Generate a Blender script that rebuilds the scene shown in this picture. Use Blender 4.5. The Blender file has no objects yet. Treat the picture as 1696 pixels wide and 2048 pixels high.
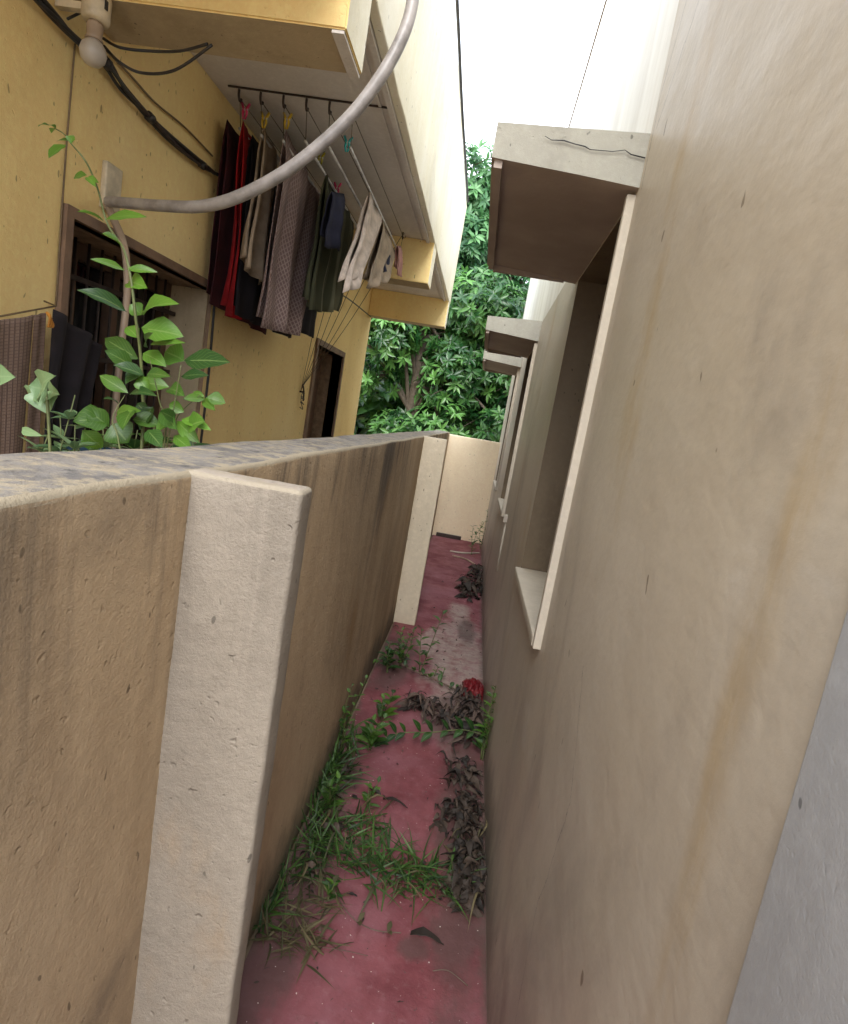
import bpy, bmesh, math, random
from mathutils import Vector, Matrix, noise
random.seed(7)
R_ = math.radians
S = bpy.context.scene
COL = S.collection
# ------------------------------------------------------------------ camera
F, CX, CY, EYE = 1190.0, 848.0, 1024.0, Vector((0, 0, 1.7))
up = -Vector((-448 - CX, -(8540 - CY), -F)).normalized()
yw = Vector((960 - CX, -(855 - CY), -F)).normalized()
up = (up - yw * up.dot(yw)).normalized()
xw = yw.cross(up)
ROT = Matrix((xw, yw, up))                       # camera axes -> world axes
cam = bpy.data.cameras.new('camera'); camo = bpy.data.objects.new('camera', cam)
COL.objects.link(camo); S.camera = camo
M4 = ROT.to_4x4(); M4.translation = EYE
camo.matrix_world = M4
cam.sensor_fit = 'HORIZONTAL'; cam.sensor_width = 36; cam.lens = 36 * F / 1696
cam.clip_start = 0.02; cam.clip_end = 500
def W(px, py, ax, v):                            # measured photo point on the world plane axis=v
    d = ROT @ Vector((px - CX, -(py - CY), -F))
    return EYE + d * ((v - EYE[ax]) / d[ax])
# ------------------------------------------------------------------ light
SUN_EL, SUN_AZ = R_(44), R_(177)                 # azimuth clockwise from +Y: behind the viewer
w = bpy.data.worlds.new('World'); S.world = w; w.use_nodes = True
nt = w.node_tree; nt.nodes.clear()
sky = nt.nodes.new('ShaderNodeTexSky'); sky.sky_type = 'NISHITA'; sky.sun_disc = False
sky.sun_elevation = SUN_EL; sky.sun_rotation = SUN_AZ
sky.air_density = 1.0; sky.dust_density = 6.0; sky.ozone_density = 1.0; sky.altitude = 0
hs = nt.nodes.new('ShaderNodeHueSaturation'); hs.inputs['Saturation'].default_value = 0.16
bg = nt.nodes.new('ShaderNodeBackground'); bg.inputs['Strength'].default_value = 0.15
wo = nt.nodes.new('ShaderNodeOutputWorld')
cl = nt.nodes.new('ShaderNodeMix'); cl.data_type = 'RGBA'                # bright overcast cloud sheet over the sky
ctc = nt.nodes.new('ShaderNodeTexCoord'); cn = nt.nodes.new('ShaderNodeTexNoise'); cn.inputs['Scale'].default_value = 2.2; cn.inputs['Detail'].default_value = 5
cm = nt.nodes.new('ShaderNodeMapRange'); cm.inputs['To Min'].default_value = .72; cm.inputs['To Max'].default_value = .95
nt.links.new(ctc.outputs['Generated'], cn.inputs['Vector']); nt.links.new(cn.outputs['Fac'], cm.inputs[0]); nt.links.new(cm.outputs[0], cl.inputs[0])
nt.links.new(sky.outputs[0], hs.inputs['Color']); nt.links.new(hs.outputs[0], cl.inputs[6]); cl.inputs[7].default_value = (6.4, 6.95, 7.9, 1)
nt.links.new(cl.outputs[2], bg.inputs[0]); nt.links.new(bg.outputs[0], wo.inputs[0])
sl = bpy.data.lights.new('sun', 'SUN'); sl.energy = 1.3; sl.angle = R_(35); sl.color = (1, .96, .9)
so = bpy.data.objects.new('sun', sl); COL.objects.link(so)
sd = Vector((math.sin(SUN_AZ) * math.cos(SUN_EL), math.cos(SUN_AZ) * math.cos(SUN_EL), math.sin(SUN_EL)))
so.rotation_euler = sd.to_track_quat('Z', 'Y').to_euler(); so.location = (0, -3, 12)
S.view_settings.view_transform = 'Standard'; S.view_settings.look = 'None'
S.view_settings.gamma = 1; S.view_settings.exposure = 1.85
S.cycles.max_bounces = 12; S.cycles.diffuse_bounces = 9
# ------------------------------------------------------------------ materials
class G:
    def __init__(s, name):
        s.m = bpy.data.materials.new(name); s.m.use_nodes = True
        s.t = s.m.node_tree; s.p = s.t.nodes['Principled BSDF']
        s.tc = s.t.nodes.new('ShaderNodeTexCoord')
    def n(s, typ, **k):
        q = s.t.nodes.new(typ)
        for a, b in k.items(): setattr(q, a, b)
        return q
    def l(s, a, b): s.t.links.new(a, b)
    def map(s, scale=(1, 1, 1), loc=(0, 0, 0), rot=(0, 0, 0), src=None):
        q = s.n('ShaderNodeMapping'); q.inputs['Scale'].default_value = scale; q.inputs['Location'].default_value = loc
        q.inputs['Rotation'].default_value = rot
        s.l(src or s.tc.outputs['Object'], q.inputs[0]); return q.outputs[0]
    def noise(s, sc, det=6, rough=.6, vec=None, dist=0):
        q = s.n('ShaderNodeTexNoise'); q.inputs['Scale'].default_value = sc; q.inputs['Detail'].default_value = det
        q.inputs['Roughness'].default_value = rough; q.inputs['Distortion'].default_value = dist
        s.l(vec or s.tc.outputs['Object'], q.inputs['Vector']); return q.outputs['Fac']
    def ramp(s, fac, a, b, va=0., vb=1.):
        q = s.n('ShaderNodeMapRange'); q.interpolation_type = 'SMOOTHSTEP'
        for i, v in zip(('From Min', 'From Max', 'To Min', 'To Max'), (a, b, va, vb)): q.inputs[i].default_value = v
        s.l(fac, q.inputs['Value']); return q.outputs[0]
    def math(s, op, a, b=None):
        q = s.n('ShaderNodeMath', operation=op)
        for i, v in enumerate((a, b)):
            if v is None: continue
            if isinstance(v, (int, float)): q.inputs[i].default_value = v
            else: s.l(v, q.inputs[i])
        return q.outputs[0]
    def mix(s, fac, a, b):
        q = s.n('ShaderNodeMix', data_type='RGBA')
        for i, v in ((0, fac), (6, a), (7, b)):
            if isinstance(v, (int, float)): q.inputs[i].default_value = v
            elif isinstance(v, tuple): q.inputs[i].default_value = (*v, 1)
            else: s.l(v, q.inputs[i])
        return q.outputs[2]
    def sep(s, sock):
        q = s.n('ShaderNodeSeparateXYZ'); s.l(sock, q.inputs[0]); return q.outputs
    def bump(s, h, dist, strength=1., prev=None):
        q = s.n('ShaderNodeBump'); q.inputs['Distance'].default_value = dist; q.inputs['Strength'].default_value = strength
        s.l(h, q.inputs['Height'])
        if prev: s.l(prev, q.inputs['Normal'])
        return q.outputs[0]
    def end(s, col, rough=.8, nrm=None, spec=.5):
        if isinstance(col, tuple): s.p.inputs['Base Color'].default_value = (*col, 1)
        else: s.l(col, s.p.inputs['Base Color'])
        if isinstance(rough, (int, float)): s.p.inputs['Roughness'].default_value = rough
        else: s.l(rough, s.p.inputs['Roughness'])
        s.p.inputs['Specular IOR Level'].default_value = spec
        if nrm: s.l(nrm, s.p.inputs['Normal'])
        return s.m
def blob(g, cx, cy, rx, ry, nz, wob=.5, edge=.35):          # 1 inside an irregular patch on the floor
    v = g.map((1 / rx, 1 / ry, 0), (-cx / rx, -cy / ry, 0))
    q = g.n('ShaderNodeVectorMath', operation='LENGTH'); g.l(v, q.inputs[0])
    d = g.math('ADD', q.outputs['Value'], g.math('MULTIPLY', g.math('SUBTRACT', nz, .5), wob * 4))
    return g.ramp(d, 1 - edge, 1 + edge, 1, 0)
def wallmat(name, c1, c2, c3, rough=.85, lump=.004, fine=.0015, streak=(3, 3, .6), spots=True, spec=.3, topcol=None, edgecol=None, stain=0.0, staincol=(.09, .075, .06), drip=0):
    g = G(name)
    a = g.noise(1.6, 7, .6, g.map(streak)); b = g.noise(.9, 4, .55, g.map((1, 1, .5), (3, 5, 1)))
    col = g.mix(g.ramp(a, .35, .68), c1, c2)
    col = g.mix(g.ramp(b, .45, .72, 0, .85), col, c3)
    dust = g.noise(38, 5, .7); col = g.mix(g.ramp(dust, .4, .75, 0, .22), col, tuple(min(1, v * 1.5) for v in c1))
    if stain:
        sn = g.noise(1.1, 9, .68, g.map((1.2, .8, .55), (1.7, 4.4, 2.1)), .6)
        col = g.mix(g.ramp(sn, .5, .72, 0, stain), col, staincol)
    if drip:
        zz = g.sep(g.tc.outputs['Object'])[2]
        dn = g.noise(1.0, 8, .7, g.map((9, 4, .5), (1, 3, 0)), .8); top_ = g.ramp(g.math('ADD', zz, g.math('MULTIPLY', g.noise(3, 5, .6), .5)), 1.3, 1.8)
        col = g.mix(g.math('MULTIPLY', g.math('MULTIPLY', g.ramp(dn, .46, .62), top_), drip), col, (.085, .07, .055))
        ba = g.math('ADD', zz, g.math('MULTIPLY', g.noise(5, 7, .7, g.map((1, 1, .6))), -.5))
        col = g.mix(g.ramp(ba, -.2, .04, .8, 0), col, (.10, .085, .055))
        oc = g.noise(1.6, 7, .65, g.map((1, 1, .5), (3, 8, 5))); col = g.mix(g.ramp(oc, .55, .7, 0, .6), col, (.33, .20, .085))
    if spots:
        sp = g.noise(55, 1, .4, g.map((1, 1, .5))); col = g.mix(g.ramp(sp, .74, .78, 0, .7), col, tuple(v * .3 for v in c2))
    h1 = g.noise(16, 6, .6); vo = g.n('ShaderNodeTexVoronoi'); vo.inputs['Scale'].default_value = 70
    g.l(g.tc.outputs['Object'], vo.inputs['Vector'])
    pit = g.ramp(g.noise(48, 2, .5, g.map((1, 1, 1), (2, 7, 1))), .66, .76)
    bumpy = g.math('SUBTRACT', g.math('ADD', h1, g.math('MULTIPLY', g.noise(75, 6, .75), .55)), g.math('MULTIPLY', pit, .45))
    nrm = g.bump(bumpy, lump)
    nrm = g.bump(g.noise(230, 5, .75), fine, 1, nrm)
    if topcol:
        ge = g.n('ShaderNodeNewGeometry'); nz = g.sep(ge.outputs['True Normal'])[2]
        tn = g.noise(5, 8, .7, g.map((2.2, 1, 1))); t2 = g.noise(14, 8, .7, g.map((1.5, 1, 1), (4, 1, 0)))
        tc = g.mix(g.ramp(tn, .38, .62), topcol[0], topcol[1]); tc = g.mix(g.ramp(t2, .52, .7), tc, topcol[2])
        nn = g.math('ADD', nz, g.math('MULTIPLY', g.math('SUBTRACT', g.noise(24, 5, .7), .5), .5))
        col = g.mix(g.ramp(nn, .12, .3), col, edgecol)
        col = g.mix(g.ramp(nn, .93, 1.03), col, tc)
    return g.end(col, rough, nrm, spec)
def plain(name, c, rough=.6, metal=0, var=.25, bsc=0, bd=.0005, sc=20):
    g = G(name); a = g.noise(sc, 5, .6)
    col = g.mix(g.ramp(a, .3, .7), tuple(v * (1 - var) for v in c), tuple(min(1, v * (1 + var)) for v in c))
    g.p.inputs['Metallic'].default_value = metal
    return g.end(col, rough, g.bump(g.noise(bsc, 4, .6), bd) if bsc else None)
def cracks(g, col, pts, w=.0035, dark=(.13, .11, .09)):     # hairline cracks: polylines in (y, z)
    nzz = g.math('MULTIPLY', g.math('SUBTRACT', g.noise(9, 5, .7), .5), .05)
    xyz = g.sep(g.tc.outputs['Object'])
    tot = None
    for (y0, z0), (y1, z1) in zip(pts[:-1], pts[1:]):
        L = math.hypot(y1 - y0, z1 - z0); uy, uz = (y1 - y0) / L, (z1 - z0) / L
        dy = g.math('SUBTRACT', xyz[1], y0); dz = g.math('SUBTRACT', xyz[2], z0)
        al = g.math('ADD', g.math('MULTIPLY', dy, uy), g.math('MULTIPLY', dz, uz))
        pe = g.math('ABSOLUTE', g.math('ADD', g.math('SUBTRACT', g.math('MULTIPLY', dy, uz), g.math('MULTIPLY', dz, uy)), nzz))
        f = g.math('MULTIPLY', g.ramp(pe, w * .4, w, 1, 0), g.math('MULTIPLY', g.math('GREATER_THAN', al, 0), g.math('LESS_THAN', al, L)))
        tot = f if tot is None else g.math('MAXIMUM', tot, f)
    return g.mix(g.math('MULTIPLY', tot, .75), col, dark)
M = {}
M['bwall'] = wallmat('brown_plaster', (.45, .33, .20), (.34, .24, .14), (.49, .37, .235), .9, .0075, .0022, drip=.75, stain=.8, staincol=(.10, .08, .062),
    topcol=((.24, .22, .20), (.14, .13, .125), (.07, .066, .068)), edgecol=(.33, .28, .20))
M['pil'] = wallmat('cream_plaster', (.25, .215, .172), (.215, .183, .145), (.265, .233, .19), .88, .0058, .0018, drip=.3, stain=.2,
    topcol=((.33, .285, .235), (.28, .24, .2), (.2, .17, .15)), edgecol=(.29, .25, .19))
M['pilfar'] = wallmat('brightened_cream_plaster', (.62, .54, .41), (.56, .485, .36), (.65, .57, .45), .85, .003, .001, stain=.1, topcol=((.33, .285, .235), (.28, .24, .2), (.2, .17, .15)), edgecol=(.5, .44, .34))  # brighter copy of the pilaster plaster; stronger light at the far one is painted in
M['endwall'] = wallmat('buff_plaster', (.80, .66, .47), (.76, .62, .43), (.83, .71, .53), .85, .003, .001, stain=.1)
M['yellow'] = wallmat('yellow_paint', (.86, .65, .29), (.80, .58, .25), (.87, .70, .37), .75, .0025, .0006, streak=(2, 2, .5), stain=.12, staincol=(.22, .15, .07))
M['parapet'] = wallmat('pale_yellow_paint', (.84, .79, .62), (.79, .73, .54), (.87, .84, .74), .7, .002, .0006, streak=(5, 5, .35), stain=.4, staincol=(.34, .30, .22))
M['soffit'] = wallmat('grey_cement_soffit', (.68, .64, .60), (.60, .56, .52), (.72, .68, .64), .9, .002, .0008, streak=(1, 1, 1), stain=.3, staincol=(.2, .17, .15), spots=False)
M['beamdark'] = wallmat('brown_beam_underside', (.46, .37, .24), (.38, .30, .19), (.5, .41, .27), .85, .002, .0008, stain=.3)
M['shade'] = wallmat('grey_canopy_paint', (.34, .33, .28), (.28, .27, .23), (.38, .37, .32), .8, .0018, .001, stain=.3, staincol=(.22, .20, .19))
M['cement'] = wallmat('grey_cement', (.36, .36, .36), (.28, .28, .28), (.43, .43, .425), .85, .0008, .0006, streak=(3, 3, .5), spots=True, stain=.3, staincol=(.15, .145, .15))
def right_wall():
    g = G('cream_enamel_wall')
    a = g.noise(1.3, 8, .6, g.map((1, .38, .55)), .4); b = g.noise(.8, 5, .6, g.map((1, .35, .5), (2, 9, 4)))
    col = g.mix(g.ramp(a, .3, .7), (.54, .485, .40), (.47, .415, .335))
    col = g.mix(g.ramp(b, .42, .7, 0, .85), col, (.48, .405, .30))
    sf = g.noise(2.2, 8, .7, g.map((1, .7, 1.1), (4, 1, 3), (.6, 0, 0)), .3); col = g.mix(g.ramp(sf, .6, .74, 0, .45), col, (.60, .57, .52))
    oc = g.noise(2.2, 7, .65, g.map((1, .9, .28), (7, 2, 0))); col = g.mix(g.ramp(oc, .57, .70, 0, .55), col, (.40, .27, .11))
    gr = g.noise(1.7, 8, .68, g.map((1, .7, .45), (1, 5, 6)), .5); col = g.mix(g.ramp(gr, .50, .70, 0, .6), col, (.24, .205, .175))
    yy = g.math('ADD', g.sep(g.tc.outputs['Object'])[1], g.math('MULTIPLY', g.noise(1.3, 6, .6, g.map((1, 1, .8))), .3))
    bd = g.math('MULTIPLY', g.ramp(g.math('ABSOLUTE', g.math('SUBTRACT', yy, .78)), .0, .06, 1, 0), g.ramp(g.noise(3, 6, .65, g.map((1, 3, .6))), .35, .6))
    col = g.mix(g.math('MULTIPLY', bd, .5), col, (.36, .235, .085))
    xyz = g.sep(g.tc.outputs['Object'])                                    # soil splash above the floor
    sp = g.math('ADD', xyz[2], g.math('MULTIPLY', g.noise(5, 7, .7, g.map((1, 1, .6))), -.5))
    col = g.mix(g.ramp(sp, -.22, .02, .75, 0), col, (.13, .10, .08))
    sc = g.noise(42, 2, .5, g.map((1, .6, .35), (0, 3, 0), (.15, 0, 0))); col = g.mix(g.ramp(sc, .735, .765, 0, .75), col, (.14, .10, .06))
    f1 = g.noise(60, 6, .75, g.map((1, .5, 1))); col = g.mix(g.ramp(f1, .35, .75, 0, .22), col, (.30, .25, .19))
    col = cracks(g, col, [(1.89, 2.45), (1.9, 2.7), (1.78, 3.0), (1.72, 3.4)], .0035)
    col = cracks(g, col, [(1.86, 2.6), (1.6, 2.85), (1.42, 3.1), (1.3, 3.5)], .0028)
    col = cracks(g, col, [(1.35, 1.2), (1.2, .95), (1.28, .6), (1.22, .2)], .0016)
    rg = g.math('ADD', .36, g.math('MULTIPLY', g.noise(4, 6, .65), .25))
    nrm = g.bump(g.noise(2.6, 5, .55, g.map((1, .6, .8))), .012)
    nrm = g.bump(g.noise(11, 6, .65, g.map((1, .7, .5), (0, 0, 0), (.4, 0, 0))), .0009, 1, nrm)
    nrm = g.bump(g.noise(110, 5, .7, g.map((1, .6, 1))), .0004, 1, nrm)
    return g.end(col, rg, nrm, .5)
M['rwall'] = right_wall(); M['reveal'] = wallmat('shaded_brown_reveal', (.15, .115, .075), (.11, .08, .052), (.19, .15, .10), .85, .002, .0006)  # reveal brown is darker than the wall; recess shade is put into the colour
def upper_wall():
    g = G('glare_white_wall')
    a = g.noise(1.5, 7, .6, g.map((3, 3, .3)))
    col = g.mix(g.ramp(a, .35, .7), (.80, .78, .72), (.66, .63, .56))  # near-white base colour stands in for sky glare on the upper wall
    gr = g.noise(2.2, 6, .6, g.map((3, 3, .2), (1, 5, 6)))
    col = g.mix(g.ramp(gr, .57, .72, 0, .4), col, (.45, .38, .28))
    return g.end(col, .5, g.bump(g.noise(3.5, 4, .5), .006), .5)
M['upper'] = upper_wall(); M['revealb'] = plain('brown_reveal', (.24, .16, .10), .8)
M['trim'] = wallmat('pinkish_trim', (.46, .41, .33), (.41, .36, .29), (.49, .44, .36), .7, .001, .0005, spots=False)
def canopy_dark():
    g = G('dark_canopy_soffit')
    a = g.noise(3, 6, .6); col = g.mix(g.ramp(a, .3, .7), (.42, .36, .32), (.34, .285, .25))
    b = g.noise(2, 8, .75, g.map((6, 1, 1), rot=(0, 0, .9)))
    col = g.mix(g.ramp(b, .62, .68, 0, .35), col, (.48, .41, .35))
    return g.end(col, .85, g.bump(g.noise(60, 4, .6), .001), .2)
M['candark'] = canopy_dark()
def floor_mat():
    g = G('red_oxide_cement')
    n1 = g.noise(5, 8, .65); n2 = g.noise(1.6, 6, .6, g.map((1, 1, 1), (5, 2, 0))); n3 = g.noise(30, 6, .7)
    col = g.mix(g.ramp(n1, .32, .66), (.20, .056, .064), (.135, .033, .039))
    col = g.mix(g.ramp(n2, .42, .66), col, (.225, .085, .10))
    col = g.mix(g.ramp(n3, .5, .75, 0, .3), col, (.29, .17, .175))
    nz = g.noise(4.5, 7, .65, g.map((1.6, 1, 1), (3, 3, 0)))
    pale = None
    for c in ((.17, 4.05, .22, .9), (.14, 4.7, .17, .4), (-.04, 4.5, .12, .3), (.12, 5.3, .1, .3), (.17, 3.7, .1, .25)):
        k = blob(g, *c, nz)
        pale = k if pale is None else g.math('MAXIMUM', pale, k)
    col = g.mix(g.math('MULTIPLY', g.math('MULTIPLY', pale, g.ramp(g.noise(11, 7, .7), .3, .6, .25, .9)), .8), col, g.mix(n3, (.19, .145, .13), (.50, .44, .37)))
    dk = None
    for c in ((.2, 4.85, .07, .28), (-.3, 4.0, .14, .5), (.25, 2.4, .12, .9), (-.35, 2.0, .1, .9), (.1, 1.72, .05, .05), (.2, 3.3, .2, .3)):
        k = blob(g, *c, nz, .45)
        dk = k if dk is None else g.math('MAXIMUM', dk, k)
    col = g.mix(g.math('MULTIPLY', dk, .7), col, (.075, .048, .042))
    xx = g.sep(g.tc.outputs['Object'])[0]
    jn = g.math('SUBTRACT', g.math('ABSOLUTE', g.math('ADD', xx, .0425)), g.math('MULTIPLY', g.noise(9, 7, .75), .13))
    col = g.mix(g.ramp(jn, .275, .325, 0, .8), col, (.075, .055, .042))
    gt = g.noise(26, 7, .8, g.map(loc=(4, 0, 2))); col = g.mix(g.ramp(gt, .55, .7, 0, .55), col, (.11, .06, .055))
    fl = g.noise(90, 1, .3); col = g.mix(g.ramp(fl, .77, .79, 0, .8), col, (.62, .56, .5))
    dr = g.noise(45, 2, .5, g.map(loc=(9, 9, 0))); col = g.mix(g.ramp(dr, .70, .76, 0, .7), col, (.08, .05, .045))
    nrm = g.bump(g.noise(7, 6, .6), .008); nrm = g.bump(g.noise(60, 6, .75), .002, 1, nrm)
    return g.end(col, g.ramp(n1, .3, .7, .55, .85), nrm, .35)
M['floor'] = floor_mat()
def leafmat(name, c1, c2, rough=.42, trans=.3, vein=None, sc=3.):
    g = G(name)
    uv = g.sep(g.tc.outputs['UV'])
    a = g.noise(sc, 3, .6)
    oi = g.n('ShaderNodeAttribute', attribute_name='tone'); 
    t = g.math('ADD', g.math('MULTIPLY', oi.outputs['Fac'], .75), g.math('MULTIPLY', a, .3))
    col = g.mix(g.ramp(t, .15, .9), c1, c2)
    if vein:
        d = g.math('ABSOLUTE', g.math('SUBTRACT', uv[0], .5))
        mid = g.ramp(d, .012, .05, 1, 0)
        s2 = g.math('SUBTRACT', g.math('MULTIPLY', uv[1], 8), g.math('MULTIPLY', d, 6))
        side = g.ramp(g.math('ABSOLUTE', g.math('SUBTRACT', g.math('FRACT', s2), .5)), .02, .1, .55, 0)
        col = g.mix(g.math('MULTIPLY', g.math('MAXIMUM', mid, side), .32), col, vein)
    g.end(col, rough, None, .5)
    tr = g.n('ShaderNodeBsdfTranslucent'); g.l(col, tr.inputs[0])
    ms = g.n('ShaderNodeMixShader'); ms.inputs[0].default_value = trans
    out = g.t.nodes['Material Output']
    g.l(g.p.outputs[0], ms.inputs[1]); g.l(tr.outputs[0], ms.inputs[2]); g.l(ms.outputs[0], out.inputs[0])
    return g.m
M['leaf'] = leafmat('green_leaf', (.014, .052, .012), (.105, .23, .024), .38, .35, (.30, .42, .14))
M['leafb'] = leafmat('bluish_leaf', (.07, .15, .07), (.18, .28, .13), .4, .25, (.3, .4, .22))
M['tree1'] = leafmat('dark_tree_leaf', (.012, .065, .014), (.12, .29, .065), .35, .3)
M['tree2'] = leafmat('bright_tree_leaf', (.03, .11, .04), (.13, .30, .11), .4, .4)
M['grass'] = leafmat('grass_blade', (.015, .045, .010), (.07, .15, .028), .5, .3)
M['drygrass'] = leafmat('dry_grass_blade', (.05, .05, .018), (.125, .10, .045), .7, .2)
M['dead'] = leafmat('dead_leaf', (.008, .005, .003), (.052, .034, .023), .75, .05)
M['deadb'] = leafmat('brown_dead_leaf', (.012, .008, .006), (.095, .062, .046), .7, .08)
M['stem'] = plain('green_stem', (.10, .12, .04), .6); M['bark'] = plain('tree_bark', (.10, .08, .06), .9, bsc=30, bd=.01)
M['twig'] = plain('dry_twig', (.11, .075, .055), .85)
M['earth'] = plain('bare_earth', (.19, .14, .09), .95, sc=2, bsc=20, bd=.01)
M['yard'] = plain('cement_yard', (.42, .38, .33), .9, sc=3, bsc=30, bd=.003)
M['wood'] = plain('brown_wood', (.12, .07, .045), .55, sc=8, bsc=40)
M['frame'] = plain('brown_window_paint', (.20, .125, .08), .6, sc=8)
M['glass'] = plain('dark_glass', (.012, .013, .015), .12, var=.1)
M['black'] = plain('black_rubber', (.022, .02, .02), .5)
M['iron'] = plain('dark_iron', (.05, .035, .03), .6, .3)
M['cablebrown'] = plain('brown_cable', (.15, .10, .05), .55)
M['hose'] = plain('grey_pvc_hose', (.27, .25, .24), .42, sc=14, var=.3, bsc=40, bd=.0012)
M['pipeb'] = plain('beige_pipe', (.36, .27, .19), .5, sc=5)
M['porcelain'] = plain('cream_plastic', (.55, .47, .33), .45, sc=15)
M['bulb'] = plain('milky_bulb', (.42, .38, .33), .3, var=.05)
M['rod'] = plain('steel_rod', (.55, .55, .55), .35, .4)
M['rope'] = plain('grey_rope', (.10, .08, .055), .8)
for k, c in dict(redc=(.36, .006, .010), blackc=(.012, .009, .012), beigec=(.30, .235, .17), olivec=(.13, .125, .075), navyc=(.018, .02, .045), creamc=(.50, .42, .36), pinkc=(.42, .22, .2), maroonc=(.05, .006, .010)).items():
    M[k] = plain(k.replace('c', '') + '_cloth', c, .95, sc=12, bsc=300, bd=.0006)
for k, c in dict(pegy=(.52, .36, .02), pegp=(.5, .03, .12), pegt=(.02, .4, .42), pego=(.30, .27, .02)).items(): M[k] = plain('peg_plastic_' + k[-1], c, .4)
M['redbag'] = plain('red_plastic', (.15, .008, .012), .45, sc=6, bsc=25, bd=.01)
M['blue'] = plain('blue_plastic', (.012, .045, .085), .4)
def checkcloth(name, a, b, s1, s2, rot=.6):
    g = G(name); uvm = g.map((s1, s2, 1), rot=(0, 0, rot), src=g.tc.outputs['UV'])
    uv = g.sep(uvm)
    f = g.math('MAXIMUM', g.ramp(g.math('ABSOLUTE', g.math('SUBTRACT', g.math('FRACT', uv[0]), .5)), .10, .2, 1, 0),
               g.math('MULTIPLY', g.ramp(g.math('ABSOLUTE', g.math('SUBTRACT', g.math('FRACT', uv[1]), .5)), .10, .2, 1, 0), .7))
    col = g.mix(f, a, b); col = g.mix(g.ramp(g.noise(6, 4, .6), .4, .7, 0, .35), col, tuple(v * .6 for v in a))
    return g.end(col, .95, g.bump(f, .001))
M['mauve'] = checkcloth('mauve_check_cloth', (.22, .145, .14), (.42, .33, .31), 44, 80)
M['lattice'] = checkcloth('brown_check_cloth', (.22, .15, .115), (.11, .07, .055), 14, 50, 0)
M['olivestripe'] = checkcloth('olive_stripe_cloth', (.06, .065, .035), (.16, .16, .10), 7, .01, 0)
# ------------------------------------------------------------------ builders
def obj(name, bm, mat, parent=None, smooth=False):
    me = bpy.data.meshes.new(name); bm.normal_update(); bm.to_mesh(me); bm.free()
    for m in (mat if isinstance(mat, (list, tuple)) else [mat]): me.materials.append(M[m])
    if smooth: me.polygons.foreach_set('use_smooth', [True] * len(me.polygons))
    o = bpy.data.objects.new(name, me); COL.objects.link(o)
    if parent: o.parent = parent; o.matrix_parent_inverse = parent.matrix_basis.inverted()
    return o
def tag(o, label=None, cat=None, group=None, kind=None):
    for k, v in (('label', label), ('category', cat), ('group', group), ('kind', kind)):
        if v: o[k] = v
    return o
def thing(name, loc, label, cat, group=None, kind=None):
    e = bpy.data.objects.new(name, None); e.empty_display_size = .05; COL.objects.link(e)
    e.location = loc; return tag(e, label, cat, group, kind)
def box(bm, x0, x1, y0, y1, z0, z1, mi=0):
    vs = [bm.verts.new((x, y, z)) for x in (x0, x1) for y in (y0, y1) for z in (z0, z1)]
    for f in ((0, 1, 3, 2), (4, 6, 7, 5), (0, 4, 5, 1), (2, 3, 7, 6), (0, 2, 6, 4), (1, 5, 7, 3)):
        bm.faces.new([vs[i] for i in f]).material_index = mi
def bbox(x0, x1, y0, y1, z0, z1, bev=.004):
    bm = bmesh.new(); box(bm, x0, x1, y0, y1, z0, z1)
    bmesh.ops.bevel(bm, geom=bm.edges[:], offset=bev, segments=2, affect='EDGES', profile=.6)
    return bm
def rbox(x0, x1, y0, y1, z0, z1, r=.012, step=.05, amp=.003, seed=0., ztop=0.):
    """box with worn rounded arrises and an uneven surface"""
    def axis(a, b):
        n = max(1, int((b - a - 2 * r) / step)); c = [a, a + r * .3, a + r * .65]
        c += [a + r + (b - a - 2 * r) * i / n for i in range(n + 1)]
        return c + [b - r * .65, b - r * .3, b]
    ax = [axis(x0, x1), axis(y0, y1), axis(z0, z1)]
    lo, hi = (x0, y0, z0), (x1, y1, z1)
    bm = bmesh.new(); cache = {}
    def V(p):
        k = tuple(round(c, 6) for c in p)
        if k in cache: return cache[k]
        q = Vector([min(max(p[i], lo[i] + r), hi[i] - r) for i in range(3)])
        d = Vector(p) - q
        if d.length > 1e-9: d = d.normalized() * r
        s = q + d
        nv = noise.noise_vector((s + Vector((seed, 0, 0))) * 9) * amp + noise.noise_vector((s + Vector((0, seed, 3))) * 38) * amp * .4
        big = noise.noise(Vector((s.x * 2, s.y * 2.2, s.z * .6 + seed))) * ztop
        v = bm.verts.new(s + nv + Vector((0, 0, big if s.z > z1 - .2 else 0))); cache[k] = v; return v
    for a in range(3):
        b, c = (a + 1) % 3, (a + 2) % 3
        for side in (0, 1):
            for i in range(len(ax[b]) - 1):
                for j in range(len(ax[c]) - 1):
                    q = []
                    for (u, v) in ((i, j), (i + 1, j), (i + 1, j + 1), (i, j + 1)):
                        p = [0, 0, 0]; p[a] = ax[a][-1 if side else 0]; p[b] = ax[b][u]; p[c] = ax[c][v]; q.append(V(p))
                    if not side: q.reverse()
                    try: bm.faces.new(q)
                    except ValueError: pass
    return bm
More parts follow.
